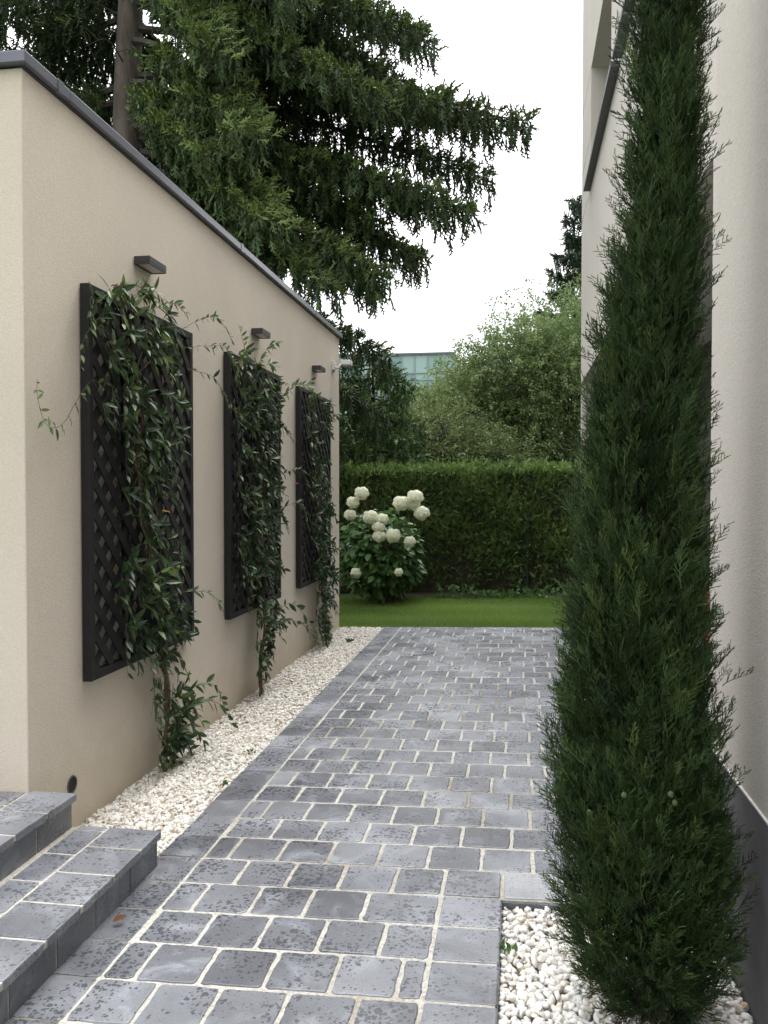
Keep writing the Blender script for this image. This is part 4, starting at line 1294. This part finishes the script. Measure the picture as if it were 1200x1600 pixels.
# ------------------------------------------------------------------ climbing honeysuckles
def vine(label, yb, zlo, env, nsh, strays, seed, flowers):
    """env: list of (z, y0, y1, density) bands over the trellis; strays: explicit loose shoots"""
    q = np.random.default_rng(seed)
    t = empty('honeysuckle', (WX+.07, yb, -.05), label, 'climbing plant', 'honeysuckles on the trellises')
    st_, lf, fl = MB(), MB(), MB()
    ez = np.array([e[0] for e in env]); e0 = np.array([e[1] for e in env]); e1 = np.array([e[2] for e in env]); ed = np.array([e[3] for e in env])
    P, D, S, T, U = [], [], [], [], []
    def shoot(c, size=.07, tint=.45, step=.035, r_=.002):
        st_.tube(c, np.linspace(r_, r_*.5, len(c)), 4, cap=False)
        seg = np.linalg.norm(np.diff(c, axis=0), axis=1).sum()
        m = max(2, int(seg/step))
        for j in range(m):
            u = (j+.5)/m*(len(c)-1.001); i = int(u)
            p = c[i]+(c[i+1]-c[i])*(u-i)
            tg = nrm((c[i+1]-c[i])[None])[0]
            sd = nrm(np.cross(tg, (1., .2, .1))[None])[0]*(1 if j % 2 else -1)
            for s in (1, -1):
                if q.random() < .12: continue
                d = sd*s*.8 + tg*.55 + np.array((q.uniform(.15, .8), 0, 0)) + np.array((0, .25, -.45)) + q.normal(0, .28, 3)
                P.append(p); D.append(d); S.append(size*q.uniform(.6, 1.25)*(1-.35*(j/m)**3)); T.append(np.clip(tint+q.normal(0, .14)+.25*(j/m)**4, 0, 1))
    # main stems: a few twisted canes from the ground to the top
    ztop = ez.max()-.15
    for k in range(5):
        zz = np.linspace(-.06, ztop*q.uniform(.75, 1), 14)
        yc = np.interp(zz, np.concatenate([[-.06, zlo*.7], ez]), np.concatenate([[yb, yb+.02], (e0+e1)/2]))
        xx = WX + np.interp(zz, [-.06, .3, .63, 1.0], [.10, .09, .085, .085])
        c = np.column_stack([xx+q.normal(0, .010, 14), yc+q.normal(0, .028, 14)*np.linspace(.4, 2.4, 14), zz])
        st_.tube(curve(c, 40), np.linspace(.0075, .0035, 40)*q.uniform(.7, 1.2), 6)
    # leafy side shoots hanging from the band envelope
    for k in range(nsh):
        while True:
            z = q.uniform(ez.min(), ez.max())
            if q.random() < np.interp(z, ez, ed): break
        y = q.uniform(np.interp(z, ez, e0), np.interp(z, ez, e1))
        xo = WX+q.uniform(.068, .10)
        L = q.uniform(.12, .34)
        s = q.choice((-1, 1), p=(.45, .55))
        c = curve([(xo, y, z), (xo+.02, y+s*L*.35, z+q.uniform(-.02, .06)), (xo+.025+q.uniform(0, .05), y+s*L*.6, z-L*q.uniform(.15, .7))], 8)
        hi = .24*max(0, (z-2.1)/.4)
        shoot(c, .086, .36+hi+q.normal(0, .13))
    for pts, tint, size in strays:
        shoot(curve(pts, 14), size, tint, .05, .0018)
    P, D, S, T = np.array(P), np.array(D), np.array(S), np.array(T)
    n = len(P)
    up = np.array((1., 0, .6))
    lf.inst(LEAF, P, frames(D, q.normal(0, .5, n), up), S, T)
    print('vine leaves', n)
    st_.build('stem', M['stem'], t)
    lf.build('foliage', M['vine'], t)
    for (y, z, tn, x) in flowers:
        fb = MB()
        for k in range(9):
            d = nrm(np.array((q.normal(0, .8), q.normal(0, .8), q.uniform(-.2, 1)))[None])[0]
            fb.tube(curve([(x, y, z), (x+d[0]*.012, y+d[1]*.012, z+d[2]*.012), (x+d[0]*.024, y+d[1]*.024, z+d[2]*.024-.006)], 5), [.0014, .0015, .0017, .0022, .003], 5, tint=tn)
        fb.build('flower', M['flower'], t)

X1 = WX+.085
vine('leafiest honeysuckle climbing from the gravel over the trellis nearest the steps', 4.62, .5,
     [(.0, 4.56, 4.80, .55), (.28, 4.5, 4.95, .7), (.5, 4.56, 4.72, .25), (.66, 4.35, 4.85, .6), (.85, 4.1, 5.0, 1.0), (1.1, 4.05, 4.75, .85), (1.3, 4.25, 4.65, .45), (1.6, 4.05, 4.6, .6), (1.9, 3.92, 4.75, .75), (2.2, 3.86, 4.9, 1.0), (2.45, 3.86, 4.95, 1.0), (2.58, 3.95, 4.5, .7), (2.68, 4.15, 4.4, .25)],
     165,
     [([(X1, 3.95, 2.05), (X1, 3.82, 2.08), (X1-.01, 3.70, 1.98), (X1-.02, 3.58, 1.85), (X1-.03, 3.46, 1.84), (X1-.04, 3.415, 1.95), (X1-.04, 3.41, 2.03)], .72, .055),
      ([(X1, 3.98, 2.32), (X1+.02, 3.85, 2.36), (X1, 3.74, 2.26), (X1, 3.70, 2.1)], .6, .06),
      ([(X1, 4.85, 2.5), (X1+.06, 5.1, 2.62), (X1+.08, 5.3, 2.67), (X1+.1, 5.42, 2.62), (X1+.1, 5.55, 2.55)], .68, .06),
      ([(X1, 4.95, 2.42), (X1+.08, 5.2, 2.47), (X1+.1, 5.38, 2.5), (X1+.1, 5.5, 2.46), (X1+.1, 5.62, 2.42)], .6, .062),
      ([(X1, 5.0, 2.3), (X1+.08, 5.22, 2.28), (X1+.1, 5.36, 2.2), (X1+.1, 5.48, 2.12)], .5, .065),
      ([(X1, 4.2, 2.5), (X1+.03, 4.3, 2.62), (X1+.04, 4.36, 2.7)], .7, .07),
      ([(X1, 4.35, 2.5), (X1+.05, 4.65, 2.62), (X1+.06, 4.85, 2.6)], .6, .06),
      ([(X1, 4.9, .95), (X1+.1, 5.1, .92), (X1+.13, 5.25, .8)], .6, .075),
      ([(X1, 4.7, .3), (X1+.08, 4.95, .38), (X1+.13, 5.12, .33), (X1+.15, 5.2, .2)], .5, .08),
      ([(X1, 4.7, .2), (X1+.12, 4.85, .3), (X1+.22, 4.95, .26), (X1+.28, 5.0, .12)], .35, .085),
      ([(X1, 4.65, .12), (X1+.12, 4.7, .2), (X1+.2, 4.75, .08)], .4, .08),
      ([(X1, 4.45, 1.0), (X1+.08, 4.35, 1.1), (X1+.12, 4.45, 1.14), (X1+.13, 4.6, 1.12)], .85, .085)],
     3, [(4.55, 1.44, .95, X1+.05), (4.02, 2.57, .1, X1+.02)])
vine('honeysuckle climbing over the middle trellis, spilling past its right edge', 6.45, .5,
     [(.0, 6.4, 6.5, .15), (.35, 6.35, 6.75, .6), (.5, 6.4, 6.95, .6), (.75, 6.15, 6.85, .6), (1.1, 6.0, 6.95, .8), (1.5, 5.95, 7.0, .9), (1.9, 5.95, 7.05, 1.0), (2.25, 5.9, 7.1, 1.0), (2.48, 6.0, 7.0, .9), (2.6, 6.2, 6.6, .35)],
     185,
     [([(X1, 7.1, 2.35), (X1+.06, 7.4, 2.5), (X1+.08, 7.7, 2.52), (X1+.08, 7.95, 2.5), (X1+.08, 8.15, 2.48)], .7, .07),
      ([(X1, 6.2, 2.45), (X1+.05, 5.95, 2.6), (X1+.06, 5.8, 2.72)], .65, .07),
      ([(X1, 6.4, 2.5), (X1+.06, 6.55, 2.7), (X1+.07, 6.75, 2.76)], .65, .07),
      ([(X1, 7.0, 1.4), (X1+.1, 7.35, 1.45), (X1+.13, 7.5, 1.25)], .55, .08),
      ([(X1, 7.1, 1.7), (X1+.1, 7.4, 1.75), (X1+.13, 7.5, 1.6)], .5, .08),
      ([(X1, 6.7, .5), (X1+.12, 6.95, .62), (X1+.22, 7.15, .45), (X1+.28, 7.25, .3)], .42, .09),
      ([(X1, 6.65, .4), (X1+.12, 6.8, .5), (X1+.26, 6.95, .42), (X1+.33, 7.05, .25)], .4, .09),
      ([(X1, 6.15, 2.1), (X1+.05, 5.85, 2.1), (X1+.05, 5.6, 2.14)], .6, .06)],
     4, [(7.0, 2.45, .5, X1+.08), (7.2, 1.62, .4, X1+.1), (6.5, 1.0, .4, X1+.08)])
vine('honeysuckle climbing over the trellis nearest the lawn, leafy at its foot', 8.75, .5,
     [(.0, 8.6, 8.95, .4), (.2, 8.4, 9.0, .9), (.45, 8.3, 9.1, 1.0), (.7, 8.3, 9.2, 1.0), (.95, 8.2, 9.0, .9), (1.3, 8.1, 8.95, .8), (1.6, 8.0, 8.95, .8), (1.9, 8.0, 8.8, .6), (2.2, 7.9, 8.9, .4), (2.5, 7.9, 8.9, .3)],
     140,
     [([(X1, 9.0, 2.35), (X1+.06, 9.3, 2.4), (X1+.1, 9.6, 2.3), (X1+.1, 9.85, 2.1)], .65, .08),
      ([(X1, 9.1, .9), (X1+.1, 9.4, .95), (X1+.16, 9.6, .8)], .45, .09),
      ([(X1, 9.0, .6), (X1+.14, 9.3, .65), (X1+.24, 9.5, .5)], .45, .09),
      ([(X1, 8.0, 2.4), (X1+.05, 7.9, 2.55), (X1+.05, 7.98, 2.62)], .6, .07)],
     6, [(9.05, 1.62, .35, X1+.1), (9.1, 1.2, .35, X1+.1)])

# ------------------------------------------------------------------ small things
b = MB(); b.inst(leaf_proto(.6, .35, -.15), np.array([(-1.455, 2.90, -.018)]), frames(np.array([(.8, .45, .12)]), np.array([.4]), (0, 0, 1)), np.array([.05]), np.array([.5]))
tag(b.build('fallen_leaf', M['deadleaf']), 'curled brown dead leaf on the paving by the lower step', 'leaf')
b = MB()                                               # needles, bark crumbs and leaf bits on the gravel
n = 150
x = np.concatenate([rng.uniform(-2.06, -1.55, 110), rng.uniform(-.03, .66, 40)]); y = np.concatenate([rng.uniform(3.5, 9.7, 110), rng.uniform(2.2, 3.2, 40)])
z = gz(x) - .004 + np.where(x < -1, 0, -.002)
D = np.column_stack([rng.normal(size=n), rng.normal(size=n), rng.normal(0, .25, n)])
b.inst(leaf_proto(.45, .3, -.1), np.column_stack([x, y, z]), frames(D, rng.uniform(0, 6, n)), rng.uniform(.008, .03, n), rng.random(n))
tag(b.build('leaf_litter', M['deadleaf']), 'brown leaf bits scattered over the white gravel', 'litter', kind='stuff')
def weed(x, y, n, s, label):
    b = MB()
    a = rng.uniform(0, 6.28, n)
    b.inst(LEAFW, np.column_stack([x+rng.normal(0, .012, n), y+rng.normal(0, .014, n), np.full(n, gz(x)-.03)+rng.uniform(0, .03, n)]), frames(np.column_stack([np.cos(a), np.sin(a), rng.uniform(.4, 1.4, n)]), rng.uniform(0, 6, n)), rng.uniform(.6, 1.2, n)*s, rng.uniform(.3, .8, n))
    tag(b.build('weed', M['hydr_leaf']), label, 'weed', 'weeds in the gravel')
weed(-1.56, 4.42, 22, .028, 'tiny weed in left gravel against the path edge')
weed(-0.035, 2.93, 12, .034, 'green weed in the right pebbles against the paving edge')
weed(-1.60, 5.0, 13, .03, 'small weed sprig in left gravel near the first honeysuckle')
weed(-1.75, 8.9, 30, .05, 'leafy weed in the gravel at the foot of the farthest trellis')
